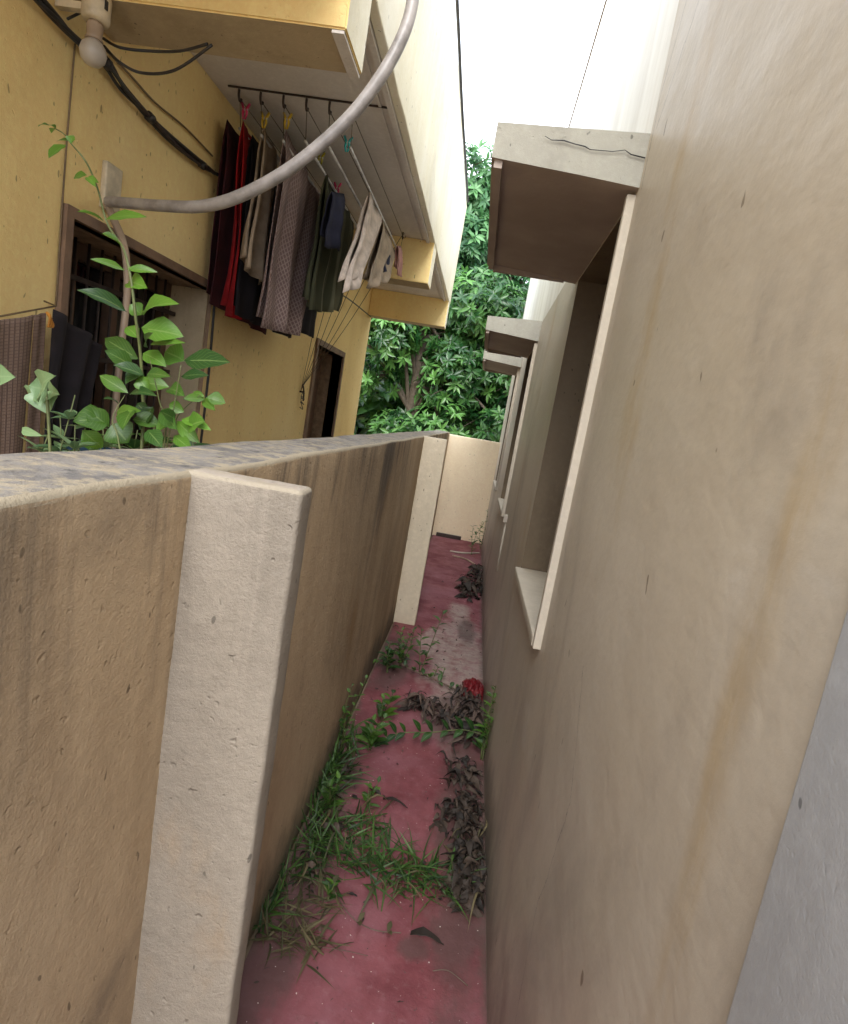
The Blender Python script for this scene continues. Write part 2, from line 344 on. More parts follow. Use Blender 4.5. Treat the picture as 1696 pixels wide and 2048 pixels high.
def tube(bm, pts, r, seg=8, mi=0, cap=True):
    pts = [Vector(p) for p in pts]
    rs = r if isinstance(r, (list, tuple)) else [r] * len(pts)
    rings = []; ref = None
    for i, p in enumerate(pts):
        d = (pts[min(i + 1, len(pts) - 1)] - pts[max(i - 1, 0)]).normalized()
        if ref is None: ref = d.orthogonal().normalized()
        ref = (ref - d * ref.dot(d)).normalized(); b = d.cross(ref)
        rings.append([bm.verts.new(p + (ref * math.cos(2 * math.pi * k / seg) + b * math.sin(2 * math.pi * k / seg)) * rs[i]) for k in range(seg)])
    for a, b in zip(rings[:-1], rings[1:]):
        for k in range(seg):
            f = bm.faces.new((a[k], a[(k + 1) % seg], b[(k + 1) % seg], b[k])); f.material_index = mi; f.smooth = True
    if cap:
        bm.faces.new(rings[0][::-1]).material_index = mi; bm.faces.new(rings[-1]).material_index = mi
def spline(pts, n=8):
    pts = [Vector(p) for p in pts]; out = []
    P = [pts[0]] + pts + [pts[-1]]
    for i in range(1, len(P) - 2):
        for k in range(n):
            t = k / n; a, b, c, d = P[i - 1], P[i], P[i + 1], P[i + 2]
            out.append(.5 * ((2 * b) + (c - a) * t + (2 * a - 5 * b + 4 * c - d) * t * t + (3 * b - a - 3 * c + d) * t ** 3))
    out.append(pts[-1]); return out
def lathe(bm, c, prof, seg=20, axis=Vector((0, 0, 1)), mi=0):
    q = axis.to_track_quat('Z', 'Y'); rings = []
    for r, z in prof:
        rings.append([bm.verts.new(Vector(c) + q @ Vector((max(r, 1e-4) * math.cos(2 * math.pi * k / seg), max(r, 1e-4) * math.sin(2 * math.pi * k / seg), z))) for k in range(seg)])
    for a, b in zip(rings[:-1], rings[1:]):
        for k in range(seg):
            f = bm.faces.new((a[k], a[(k + 1) % seg], b[(k + 1) % seg], b[k])); f.smooth = True; f.material_index = mi
    bm.faces.new(rings[0][::-1]); bm.faces.new(rings[-1])
def layers(bm):
    uv = bm.loops.layers.uv.get('UVMap') or bm.loops.layers.uv.new('UVMap')
    tn = bm.verts.layers.float.get('tone') or bm.verts.layers.float.new('tone')
    return uv, tn
SHAPES = {'leaf': [0, .55, .92, 1, .82, .5, 0], 'blade': [.5, .9, 1, .85, .6, .3, 0], 'heart': [.55, 1, 1.0, .85, .6, .3, 0], 'lance': [0, .6, 1, .95, .7, .35, 0], 'low': [0, .85, .75, 0]}
def leaf(bm, lay, base, tip, width, nrm, shape='leaf', fold=.25, droop=.12, tone=None, mi=0, wav=0.):
    base, tip = Vector(base), Vector(tip); d = tip - base; L = d.length
    if L < 1e-5: return
    d /= L; nrm = Vector(nrm); side = d.cross(nrm)
    if side.length < 1e-4: side = d.orthogonal()
    side.normalize(); n2 = side.cross(d).normalized()
    pr = SHAPES[shape]; k = len(pr) - 1; tone = random.random() if tone is None else tone
    uv, tn = lay; rows = []
    for i, wf in enumerate(pr):
        t = i / k; c = base + d * L * t + n2 * (L * droop * (math.sin(t * math.pi) if droop >= 0 else -t * t) if True else 0) * (1 if droop >= 0 else -droop / max(1e-6, -droop))
        if droop < 0: c = base + d * L * t + n2 * (L * droop * t * t)
        hw = width * .5 * wf; lift = hw * fold * 2
        ww = wav * width * math.sin(i * 2.3 + tone * 9)
        vs = [bm.verts.new(c - side * hw + n2 * (lift + ww)), bm.verts.new(c), bm.verts.new(c + side * hw + n2 * (lift - ww))]
        for v in vs: v[tn] = tone
        rows.append(vs)
    for i in range(k):
        a, b = rows[i], rows[i + 1]
        for s in (0, 1):
            f = bm.faces.new((a[s], a[s + 1], b[s + 1], b[s])); f.material_index = mi; f.smooth = True
            us = (s * .5, (s + 1) * .5, (s + 1) * .5, s * .5); vt = (i / k, i / k, (i + 1) / k, (i + 1) / k)
            for lp, u_, v_ in zip(f.loops, us, vt): lp[uv].uv = (u_, v_)
def opening_wall(bm, x, out, y0, y1, z0, z1, holes, depth, mi=0, step=.35, rmi=0):
    """one sheet facing +-x with rectangular holes and their reveals"""
    ys = sorted({y0, y1, *[v for h in holes for v in h[:2]]}); zs = sorted({z0, z1, *[v for h in holes for v in h[2:4]]})
    def dense(a):
        o = []
        for p, q in zip(a[:-1], a[1:]):
            n = max(1, round((q - p) / step)); o += [p + (q - p) * i / n for i in range(n)]
        return o + [a[-1]]
    ys, zs = dense(ys), dense(zs); vc = {}
    def V(y, z):
        if (y, z) not in vc: vc[(y, z)] = bm.verts.new((x, y, z))
        return vc[(y, z)]
    for a, b in zip(ys[:-1], ys[1:]):
        for c, d in zip(zs[:-1], zs[1:]):
            ym, zm = (a + b) / 2, (c + d) / 2
            if any(h[0] < ym < h[1] and h[2] < zm < h[3] for h in holes): continue
            q = [V(a, c), V(b, c), V(b, d), V(a, d)]
            if out < 0: q.reverse()
            bm.faces.new(q).material_index = mi
    xi = x - out * depth
    for (a, b, c, d) in [h[:4] for h in holes]:
        loop = [(a, c), (b, c), (b, d), (a, d)]
        for i in range(4):
            p, q = loop[i], loop[(i + 1) % 4]
            f = [bm.verts.new((x, *p)), bm.verts.new((x, *q)), bm.verts.new((xi, *q)), bm.verts.new((xi, *p))]
            if out > 0: f.reverse()
            bm.faces.new(f).material_index = rmi
# ------------------------------------------------------------------ setting
bm = bmesh.new(); box(bm, -150, 150, -150, 150, -.5, -.02); tag(obj('ground', bm, 'earth'), kind='structure')
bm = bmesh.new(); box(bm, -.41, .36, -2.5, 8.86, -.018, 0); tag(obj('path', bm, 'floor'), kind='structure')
bm = bmesh.new(); box(bm, -1.6, -.60, -2.5, 8.86, -.018, -.004); tag(obj('pavement', bm, 'yard'), kind='structure')
# boundary wall
bw = thing('boundary_wall', (-.515, 4, 0), 'low brown plastered boundary wall with weathered grey top and cream pilasters, left of the red path', 'wall')
obj('wall_panel', rbox(-.61, -.42, -2.4, 8.84, -.01, 1.56, .013, .055, .0018, 1., .005), 'bwall', bw, True)
tag(obj('pilaster', rbox(-.432, -.246, .872, .935, -.01, 1.562, .009, .022, .0018, 3., .003), 'pil', bw, True), 'wide cream pilaster nearest the viewer')
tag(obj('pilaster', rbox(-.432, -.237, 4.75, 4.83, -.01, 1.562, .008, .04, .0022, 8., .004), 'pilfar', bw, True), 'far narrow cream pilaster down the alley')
ew = thing('end_wall', (0, 8.9, 0), 'plain buff wall closing the far end of the alley', 'wall')
obj('wall_panel', rbox(-.55, .9, 8.85, 9.0, -.01, 1.53, .012, .12, .003, 5., .006), 'endwall', ew, True)
bm = bbox(-.36, .02, 8.80, 8.845, .0, .055, .008); obj('drain_channel', bm, 'iron', ew)
# ------------------------------------------------------------------ right house
XR = .335
rh = thing('cream_house', (2, 4, 0), 'cream painted house with tall flat wall along the right of the alley', 'house')
WINS = [(1.985, 3.02, 1.03, 2.46), (5.03, 6.06, 1.03, 2.44), (7.15, 8.1, 1.03, 2.44)]
TOPZ = 4.62
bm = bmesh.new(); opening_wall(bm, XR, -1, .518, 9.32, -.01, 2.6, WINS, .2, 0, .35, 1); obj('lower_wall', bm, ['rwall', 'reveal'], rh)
bm = bmesh.new()
def quad(bm, *ps, mi=0): bm.faces.new([bm.verts.new(p) for p in ps]).material_index = mi
opening_wall(bm, XR, -1, .518, 1.925, 2.6, TOPZ, [], .2)
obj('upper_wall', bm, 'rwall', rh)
bm = bmesh.new(); opening_wall(bm, XR, -1, 1.925, 9.32, 2.6, TOPZ, [], .2); obj('upper_wall', bm, 'upper', rh)
bm = bmesh.new()
box(bm, .56, 4.5, .53, 9.30, -.01, TOPZ - .01); box(bm, XR + .002, .56, 9.3, 9.318, -.01, TOPZ - .01)
obj('core_wall', bm, 'cement', rh)
bm = bmesh.new(); box(bm, XR - .003, 4.6, .5, 9.33, TOPZ, TOPZ + .12); obj('roof', bm, 'upper', rh)
bm = rbox(XR - .006, 1.2, .515-1.0, .515, -.01, TOPZ, .004, .25, .0012, 4.); tag(obj('end_panel', bm, 'cement', rh, True), 'bare grey cement end panel nearest the viewer')
for i, (y0, y1, z0, z1) in enumerate(WINS):
    px = XR - .026
    wn = obj('window', bbox(.535, .55, y0 + .02, y1 - .02, z0 + .02, z1 - .02, .002), 'glass', rh)
    if i == 0: wn['label'] = 'deep dark window under the nearest sunshade'
    obj('border', bbox(px, XR + .06, y0 - .03, y0, z0 - .03, z1, .004), 'trim', wn)   # raised plaster border, near side
    obj('sill', rbox(XR - .028, .534, y0 + .003, y1 - .003, z0 - .035, z0 + .006, .005, .08, .0012, i + 2.), 'trim', wn, True)
    bm = bmesh.new()
    for a in (y0 + .004, (y0 + y1) / 2 - .02, y1 - .05): box(bm, .49, .531, a, a + .045, z0 + .01, z1 - .004)
    for c in (z0 + .011, z1 - .052): box(bm, .492, .529, y0 + .01, y1 - .01, c, c + .045)
    obj('frame', bm, 'wood', wn)
    bm = bmesh.new()
    for k in range(9): tube(bm, [(.47, y0 + .05 + k * (y1 - y0 - .1) / 8, z0), (.47, y0 + .05 + k * (y1 - y0 - .1) / 8, z1)], .006, 6)
    obj('grille', bm, 'iron', wn)
def sunshade(y0, y1, xo, zt, zb, name_label):
    bm = bmesh.new(); xi = XR + .004
    # tapered slab: thick at the wall, thin at the lip
    P = {}
    for k, (x, a, b) in enumerate(((xo, zb + .028, zt - .004), (xi, zb, zt + .02))):
        for j, y in enumerate((y0, y1)):
            P[k, j, 0] = bm.verts.new((x, y, a)); P[k, j, 1] = bm.verts.new((x, y, b))
    F_ = [((0,0,0),(0,0,1),(0,1,1),(0,1,0)), ((0,0,1),(1,0,1),(1,1,1),(0,1,1)), ((0,0,0),(1,0,0),(1,0,1),(0,0,1)), ((0,1,0),(0,1,1),(1,1,1),(1,1,0)), ((1,0,0),(1,1,0),(1,1,1),(1,0,1))]
    for f in F_: bm.faces.new([P[k] for k in f])
    f = bm.faces.new([P[k] for k in ((0,0,0),(0,1,0),(1,1,0),(1,0,0))]); f.material_index = 1
    bmesh.ops.recalc_face_normals(bm, faces=bm.faces[:])
    bmesh.ops.subdivide_edges(bm, edges=bm.edges[:], cuts=9, use_grid_fill=True)
    for v in bm.verts:
        v.co += noise.noise_vector(v.co * 5) * .0018
    o = obj('sunshade', bm, ['shade', 'candark'], rh); o['label'] = name_label
    bm = bmesh.new()                                                     # drip mould under the lip and ends
    box(bm, xo + .01, xo + .035, y0 + .012, y1 - .012, zb + .004, zb + .03)
    box(bm, xo + .035, XR - .06, y1 - .032, y1 - .012, zb - .006, zb + .026)
    obj('drip_mould', bm, 'candark', o)
    return o
s1 = sunshade(1.93, 3.13, -.112, 2.60, 2.47, 'nearest sunshade with cracked grey edge')
sunshade(4.98, 6.15, -.10, 2.59, 2.45, 'second sunshade')
sunshade(7.05, 8.2, -.11, 2.59, 2.45, 'third and farthest sunshade')
# crack on the near sunshade edge
bm = bmesh.new()
cp = [W(x, y, 1, 1.923) for x, y in ((1090, 272), (1103, 280), (1128, 281), (1150, 288), (1170, 293), (1180, 299), (1225, 303), (1250, 300), (1262, 309), (1290, 316))]
tube(bm, cp, [.0008, .0012, .0022, .0015, .002, .0013, .0012, .0012, .0018, .0022], 5); obj('crack', bm, 'black', s1)
bm = bmesh.new()
tube(bm, [(XR - .003, 4.6, .62), (XR - .003, 4.6, 1.02)], .011, 8); box(bm, XR - .03, XR - .001, 4.57, 4.63, 1.02, 1.075)
obj('conduit', bm, 'rwall', rh)
# ------------------------------------------------------------------ left house
XL = -1.5; SO = 3.05
lh = thing('yellow_house', (-3, 4, 0), 'mustard yellow house with overhanging balcony to the left, behind the boundary wall', 'house')
wz = 2.16
LH = [(2.02, 3.13, .85, wz), (5.16, 6.1, -.01, 2.16)]
bm = bmesh.new(); opening_wall(bm, XL, 1, -.35, 7.22, -.01, SO + .9, LH, .27, 0, .35, 1); obj('wall', bm, ['yellow', 'revealb'], lh)
bm = bmesh.new()
box(bm, -5, XL - .28, -.34, 7.19, -.01, SO + 1.0); box(bm, XL - .28, XL - .003, 7.19, 7.215, -.01, SO + .9)
obj('core_wall', bm, 'yellow', lh)
bm = bmesh.new(); box(bm, XL + .002, -.645, -.35, 7.2, SO, SO + .12); obj('balcony_slab', bm, 'soffit', lh)
pp = obj('parapet', rbox(-.64, -.6, -.35, 7.21, SO - .012, 4.13, .006, .22, .003, 2., .01), 'parapet', lh, True)
bm = bmesh.new(); box(bm, -.668, -.643, -.35, 7.2, SO - .022, SO - .001); obj('drip_mould', bm, 'soffit', pp)
bm = bmesh.new(); box(bm, -.715, -.702, -.35, 7.2, SO - .008, SO - .001); obj('drip_mould', bm, 'soffit', pp)
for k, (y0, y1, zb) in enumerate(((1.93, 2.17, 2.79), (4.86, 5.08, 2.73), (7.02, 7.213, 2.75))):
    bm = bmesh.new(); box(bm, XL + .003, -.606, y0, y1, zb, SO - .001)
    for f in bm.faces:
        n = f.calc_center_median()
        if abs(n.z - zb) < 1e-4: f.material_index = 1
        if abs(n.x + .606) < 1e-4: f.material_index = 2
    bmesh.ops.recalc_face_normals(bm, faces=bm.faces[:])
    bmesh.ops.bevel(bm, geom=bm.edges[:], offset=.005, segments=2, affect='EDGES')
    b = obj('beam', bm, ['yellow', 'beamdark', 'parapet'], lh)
    b['label'] = ('deep yellow crossbeam nearest the viewer', 'middle yellow crossbeam behind the washing', 'far yellow crossbeam at the house corner')[k]
bm = bmesh.new(); box(bm, -.65, -.612, 1.934, 2.166, 2.779, 2.787); obj('drip_mould', bm, 'soffit', lh)
# near window
wn = obj('window', bbox(-1.775, -1.765, 2.04, 3.11, .87, wz - .02, .002), 'glass', lh); wn['label'] = 'large dark window behind the tall plant'
bm = bmesh.new()
box(bm, XL - .05, XL + .022, 1.985, 2.02, .83, wz + .035); box(bm, XL - .05, XL + .022, 2.02, 3.13, wz, wz + .035)
obj('border', bm, 'frame', wn)
bm = bmesh.new()
for a in (2.022, 2.33, 2.62, 3.06): box(bm, -1.76, -1.715, a, a + .05, .87, wz - .004)
box(bm, -1.758, -1.717, 2.03, 3.11, wz - .07, wz - .005)
obj('frame', bm, 'wood', wn)
bm = bmesh.new()
for k in range(12): tube(bm, [(-1.69, 2.07 + k * .085, .86), (-1.69, 2.07 + k * .085, wz)], .006, 6)
for z in (1.25, 1.7, 2.0): box(bm, -1.697, -1.683, 2.03, 3.12, z, z + .02)
obj('grille', bm, 'iron', wn)
bm = bmesh.new(); box(bm, XL - .26, XL - .02, 3.118, 3.127, .87, wz - .002); obj('jamb_board', bm, 'beamdark', wn)
# far door
dr = obj('door', bbox(-1.74, -1.70, 5.2, 6.07, 0, 2.12, .004), 'wood', lh)
bm = bmesh.new(); box(bm, XL - .1, XL + .018, 5.10, 5.16, 0, 2.21); box(bm, XL - .1, XL + .018, 6.1, 6.14, 0, 2.21); box(bm, XL - .1, XL + .018, 5.16, 6.1, 2.16, 2.21)
obj('frame', bm, 'frame', dr)
bm = bmesh.new(); lathe(bm, (-1.69, 5.3, 1.05), [(.0, 0), (.02, 0), (.02, .03), (.03, .04), (.0, .06)], 12, Vector((1, 0, 0))); obj('handle', bm, 'iron', dr)
# ------------------------------------------------------------------ cables, lamp, hose
def cable(name, pts, r, mat, label, cat='cable', n=8, group=None):
    bm = bmesh.new(); tube(bm, spline(pts, n), r, 8); return tag(obj(name, bm, mat, None, True), label, cat, group)
xo = XL + .03
bun = thing('cable_bundle', W(215, 115, 0, xo), 'thick dark bundle of taped cables running down the yellow wall', 'cable')
base = [W(*p, 0, xo) for p in ((60, -20), (110, 35), (160, 88), (212, 125), (250, 180), (300, 235), (350, 285), (405, 330), (432, 348))]
for k in range(4):
    bm = bmesh.new(); ph = k * 1.6
    tube(bm, spline([p + Vector((.008 * math.cos(ph + i * .9), .011 * math.sin(ph + i * 1.1), .009 * math.cos(ph * 2 + i))) for i, p in enumerate(base)], 8), .0065, 7)
    obj('strand', bm, 'black' if k != 1 else 'iron', bun, True)
for i in (3, 5, 7):
    bm = bmesh.new(); tube(bm, [base[i] - (base[i + 1] - base[i - 1]).normalized() * .015, base[i] + (base[i + 1] - base[i - 1]).normalized() * .015], .018, 10)
    obj('tape', bm, 'black', bun, True)
cable('wall_cable', [W(*p, 0, XL + .012) for p in ((212, 100), (260, 150), (310, 205), (370, 255), (425, 312))], .004, 'cablebrown', 'thin brown cable beside the thick dark bundle on the yellow wall')
hk = Vector((-.98, 2.0, 2.78))
cable('drooping_wire', [W(205, 76, 0, -1.42), W(240, 95, 0, -1.36), W(300, 102, 1, 2.05), W(360, 102, 1, 2.03), W(415, 88, 1, 2.0)], .0045, 'black', 'upper black wire sagging from the lamp holder to the beam', group=None)
cable('drooping_wire', [W(208, 92, 0, -1.42), W(240, 125, 0, -1.36), W(285, 146, 1, 2.05), W(350, 140, 1, 2.03), W(424, 90, 1, 1.99)], .0045, 'black', 'lower black wire looping deeper below the beam')
cable('lamp_wire', [W(135, 38, 0, XL + .02), W(155, 28, 0, XL + .03), W(172, 20, 0, XL + .05)], .004, 'black', 'short black wire entering the side of the lamp holder')
cable('wall_line', [W(150, 88, 0, XL + .006), W(130, 330, 0, XL + .006), W(112, 612, 0, XL + .006)], .003, 'cablebrown', 'thin brown vertical wire on the yellow wall above the checked cloth')
cable('wall_line', [W(430, 592, 0, XL + .014), W(418, 740, 0, XL + .014), W(400, 900, 0, XL + .014)], .007, 'black', 'black vertical pipe along the right edge of the dark window')
lp = W(190, 55, 0, XL + .13)
lamp = thing('wall_lamp', lp, 'round cream bulb holder with milky bulb on the yellow wall', 'lamp')
bm = bmesh.new(); lathe(bm, lp + Vector((0, 0, .015)), [(.0, 0), (.036, 0), (.04, .008), (.04, .07), (.034, .08), (0, .082)], 20); obj('holder', bm, 'porcelain', lamp, True)
bm = bmesh.new(); box(bm, lp.x - .125, lp.x - .03, lp.y - .012, lp.y + .012, lp.z + .04, lp.z + .06); obj('bracket', bm, 'porcelain', lamp)
bm = bmesh.new(); lathe(bm, lp + Vector((0, 0, .015)), [(.018, 0), (.024, -.012), (.021, -.04), (.026, -.05), (.018, -.052)], 16); obj('socket', bm, 'pipeb', lamp, True)
bm = bmesh.new(); lathe(bm, lp + Vector((0, 0, -.035)), [(.017, 0), (.024, -.006), (.034, -.018), (.0385, -.036), (.034, -.055), (.022, -.068), (.0, -.074)], 20); obj('bulb', bm, 'bulb', lamp, True)
bm = bmesh.new(); box(bm, lp.x + .038, lp.x + .0415, lp.y - .018, lp.y - .006, lp.z + .045, lp.z + .07); obj('slot', bm, 'black', lamp)
hp = [W(217, 403, 0, XL + .05), W(262, 407, 1, 2.08), W(330, 412, 1, 1.98), W(400, 413, 1, 1.92), W(470, 396, 1, 1.88), W(560, 350, 1, 1.86), W(640, 290, 1, 1.86), W(710, 222, 1, 1.87), W(765, 148, 1, 1.88), W(802, 80, 1, 1.9), W(822, 20, 1, 1.92), W(832, -60, 1, 1.95), W(838, -220, 1, 2.0)]
bm = bmesh.new(); hs_ = spline(hp, 10); tube(bm, hs_, .0185, 14)
tag(obj('hose', bm, 'hose', None, True), 'thick grey plastic pipe curving from the wall up across the alley', 'pipe')
c0 = W(224, 372, 0, XL + .012)
tag(obj('patch_plate', bbox(XL, XL + .022, c0.y - .05, c0.y + .045, c0.z - .09, c0.z + .07, .006), 'porcelain'), 'pale square plate on the yellow wall where the grey pipe ends', 'plate')
cable('down_pipe', [W(212, 405, 0, XL + .04), W(228, 440, 0, XL + .05), W(250, 500, 0, XL + .06), W(254, 590, 0, XL + .06), W(243, 690, 0, XL + .06), W(232, 800, 0, XL + .06), W(222, 930, 0, XL + .06)], .014, 'pipeb', 'beige pipe hanging down behind the tall plant in front of the dark window', 'pipe')
cable('roof_cable', [Vector((-.592, y, 4.145 + .012 * math.sin(y * 2.1))) for y in (0, 1, 2, 3, 4, 5, 6, 7.15)], .012, 'black', 'black cable along the top edge of the pale yellow parapet')
cable('roof_wire', [Vector((XR - .02, y, TOPZ + .008 * math.sin(y * 3))) for y in (2.5, 3.5, 4.5, 5.5, 6.5, 7.5, 8.5, 9.25)], .006, 'cablebrown', 'thin wire along the high roof edge of the cream house')
# ------------------------------------------------------------------ ceiling clothes dryer
RX = [-1.385, -1.28, -1.17, -1.06, -.95, -.84]
RN = ['nearest the yellow wall, hung with red cloth', 'second from the wall, hung with beige trousers', 'third, hung with the mauve checked sheet', 'fourth, hung with olive cloth', 'fifth, hung with the small navy cloth', 'outermost, hung with the cream shirts']
CL = Vector((-1.485, 4.84, 1.74))
for i, x in enumerate(RX):
    z = 2.90 - .012 * i if i < 3 else 2.885
    t = thing('drying_rod', (x, 3.8, z), 'steel clothes rod under the balcony, ' + RN[i], 'drying rod', 'clothes rods hung under the balcony')
    bm = bmesh.new(); tube(bm, [(x, 2.98, z), (x, 3.9, z - .004), (x, 4.72, z)], .007, 8); obj('rod', bm, 'rod', t, True)
    for ye in (2.93, 4.74):
        bm = bmesh.new(); tube(bm, spline([(x, ye, SO - .003), (x, ye + .004, SO - .03), (x, ye + .02, SO - .045), (x, ye + .034, SO - .03)], 5), .006, 6)
        obj('hook', bm, 'iron', t, True)
        bm = bmesh.new(); tube(bm, [(x, ye + .02, SO - .04), (x, ye + .06 if ye < 4 else ye - .03, z)], .0022, 5); obj('rope', bm, 'rope', t, True)
    bm = bmesh.new(); tube(bm, spline([(x, 2.94, SO - .035), (x, 4.7, SO - .028), (x - .02, 4.755, SO - .05), (x + (CL.x - x) * .5, 4.80 + .01 * i, (SO + CL.z) / 2 - .02), CL + Vector((0, .008 * i - .02, .01 * i))], 8), .0024, 5)
    obj('rope', bm, 'rope', t, True)
bm = bmesh.new(); box(bm, -1.43, -.66, 2.906, 2.914, SO - .008, SO - .0015); 
tag(obj('mounting_strip', bm, 'iron'), 'dark strip on the balcony soffit carrying the near rod hooks', 'bracket')
ct = thing('rope_cleat', CL, 'small dark cleat on yellow wall where the dryer ropes are tied', 'cleat')
bm = bmesh.new(); tube(bm, [(-1.5, 4.84, 1.74), (-1.465, 4.84, 1.74)], .008, 8); tube(bm, spline([(-1.47, 4.80, 1.80), (-1.465, 4.84, 1.74), (-1.47, 4.87, 1.67)], 5), .007, 8); obj('cleat_body', bm, 'iron', ct, True)
bm = bmesh.new()
tube(bm, spline([(-1.468 + .012 * math.cos(k * 2.1), 4.835 + .02 * math.sin(k * 2.4), 1.73 - .012 * k + .02 * math.sin(k * 1.9)) for k in range(12)], 5), .0035, 5); obj('rope_coil', bm, 'rope', ct, True)
cable('wall_cable', [W(672, 585, 0, -1.2), W(700, 600, 1, 5.4), W(742, 634, 0, XL + .03)], .006, 'black', 'short dark cable slanting to the yellow wall corner below the washing')
def cloth(name, x, tn, tf, bn, bf, mat, label, cat, folds=3, amp=.02, gap=.014, nu=26, nv=22, bn_off=0, group='washing hung under the balcony', rag=.0, slant=0.):
    """washing over a rod along y: near/far top, near/far bottom given as (y, z)"""
    bm = bmesh.new(); uv = bm.loops.layers.uv.new('UVMap'); rows = []
    ph = random.random() * 6
    vs = [(-1 + 2 * j / nv) for j in range(nv + 1)]
    for v in vs:
        a = abs(v); s = 1 if v >= 0 else -1; row = []
        for i in range(nu + 1):
            u = i / nu
            ty = tn[0] + (tf[0] - tn[0]) * u; tz = tn[1] + (tf[1] - tn[1]) * u
            by = bn[0] + (bf[0] - bn[0]) * u; bz = bn[1] + (bf[1] - bn[1]) * u
            if s < 0: bz += .05
            bz += rag * math.sin(u * 9 + ph)
            y = ty + (by - ty) * a; zz = tz + (bz - tz) * a
            f = (amp * math.sin(u * folds * 6.283 + ph + a * .6) + amp * .45 * math.sin(u * folds * 14 + ph * 2 - a)) * (.25 + .75 * a)
            f += amp * .8 * noise.noise(Vector((u * folds * 2.2 + ph, a * 2.5, ph))) * (.3 + a)
            y += .4 * amp * math.cos(u * folds * 6.283 + ph) * a
            xx = x + s * gap * min(1, a * 8) + f + slant * a + noise.noise(Vector((u * 3 + x * 10, a * 3, s))) * .012 * a
            row.append(bm.verts.new((xx, y, zz + (.004 if a < .02 else 0))))
        rows.append(row)
    for j in range(nv):
        for i in range(nu):
            f = bm.faces.new((rows[j][i], rows[j][i + 1], rows[j + 1][i + 1], rows[j + 1][i])); f.smooth = True
            for lp, (a, b) in zip(f.loops, ((i, j), (i + 1, j), (i + 1, j + 1), (i, j + 1))): lp[uv].uv = (a / nu, b / nv)
    o = obj(name, bm, mat, None, True); m = o.modifiers.new('thick', 'SOLIDIFY'); m.thickness = .003; m.offset = 0
    return tag(o, label, cat, group)
def Y(px, py, x): p = W(px, py, 0, x); return (p.y, p.z)
R1, R2, R3, R4, R5, R6 = RX
cloth('hanging_cloth', R1 - .06, (2.96, 2.92), (3.75, 2.9), (2.97, 2.08), (3.75, 2.04), 'maroonc', 'very dark maroon cloth behind the red one, enlarged to stand in for shade on the yellow wall', 'cloth', 3, .015)  # cloth enlarged so its dark colour stands in for wall shade
cloth('hanging_cloth', R1 + .01, (2.97, 2.93), (3.22, 2.9), Y(445, 630, R1), Y(478, 640, R1), 'redc', 'long narrow bright red cloth hanging at the left of the washing', 'cloth', 1.5, .022, nu=14)
cloth('hanging_shirt', R1 + .04, (3.04, 2.9), (3.95, 2.88), (3.05, 2.05), (3.95, 2.06), 'blackc', 'black garment between the red and the beige washing', 'garment', 3, .02)
cloth('hanging_trousers', R2, (3.0, 2.93), (3.22, 2.89), Y(478, 530, R2), Y(522, 572, R2), 'beigec', 'khaki beige trousers with pointed hem between black garment and mauve sheet', 'trousers', 1.6, .024, nu=18)
cloth('hanging_shirt', R2 + .04, (3.2, 2.88), (4.1, 2.87), (3.2, 2.10), (4.1, 2.1), 'blackc', 'dark cloth in the shade just left of the mauve sheet', 'garment', 3, .018)
cloth('hanging_sheet', R3, (3.0, 2.93), (3.72, 2.86), Y(520, 655, R3), Y(596, 672, R3), 'mauve', 'large mauve brown checked sheet hanging lowest of all the washing', 'sheet', 2.2, .026, nu=40, nv=30)
cloth('hanging_cloth', R4, (3.35, 2.88), (4.1, 2.88), Y(600, 618, R4), Y(668, 622, R4), 'olivestripe', 'olive green striped cloth right of the mauve sheet', 'cloth', 3, .028, nu=36, rag=.012)
cloth('hanging_cloth', R5, Y(663, 385, R5), Y(690, 390, R5), Y(650, 492, R5), Y(680, 500, R5), 'navyc', 'small navy cloth held by a pink peg', 'cloth', 1.3, .02, nu=14, rag=.01)
cloth('hanging_shirt', R6, (3.48, 2.87), (3.95, 2.87), Y(672, 585, R6), Y(722, 560, R6), 'creamc', 'cream shirt with loose folds hanging nearest on the outer rod', 'shirt', 1.7, .024, nu=34, rag=.02)
cloth('hanging_shirt', R6 + .005, (3.92, 2.86), (4.5, 2.84), Y(728, 578, R6), Y(762, 560, R6), 'beigec', 'beige pink shirt farther along the outer rod with slanting edge', 'shirt', 1.6, .02, nu=30, rag=.012)
cloth('hanging_cloth', R6 - .01, Y(768, 478, R6), Y(780, 480, R6), Y(760, 545, R6), Y(776, 565, R6), 'navyc', 'small dark ragged cloth at the far end of the outer rod', 'cloth', 1.4, .02, nu=12, rag=.02)
cloth('hanging_cloth', R6 + .03, Y(786, 492, R6), Y(793, 492, R6), Y(780, 545, R6), Y(790, 552, R6), 'pinkc', 'small pink cloth beside the dark ragged one', 'cloth', 1, .01, nu=8)
def peg(px, py, y, mat, label):
    p = W(px, py, 1, y); t = thing('clothes_peg', p, label, 'clothes peg', 'plastic clothes pegs on the washing')
    for s in (-1, 1):
        bm = bmesh.new()
        tube(bm, [p + Vector((s * .020, 0, .034)), p + Vector((s * .007, 0, .008)), p + Vector((s * .010, 0, -.012)), p + Vector((s * .004, 0, -.036))], [.006, .0075, .006, .004], 6)
        obj('arm', bm, mat, t, True)
    bm = bmesh.new(); tube(bm, [p + Vector((-.014, 0, .006)), p + Vector((.014, 0, .006))], .006, 8); obj('spring', bm, 'rod', t)
peg(490, 222, 2.97, 'pegp', 'pink peg on the red cloth'); peg(529, 240, 2.97, 'pegy', 'yellow peg on the khaki trousers')
peg(574, 242, 2.97, 'pegy', 'yellow peg on the mauve checked sheet'); peg(641, 318, 3.4, 'pego', 'olive yellow peg on the striped cloth')
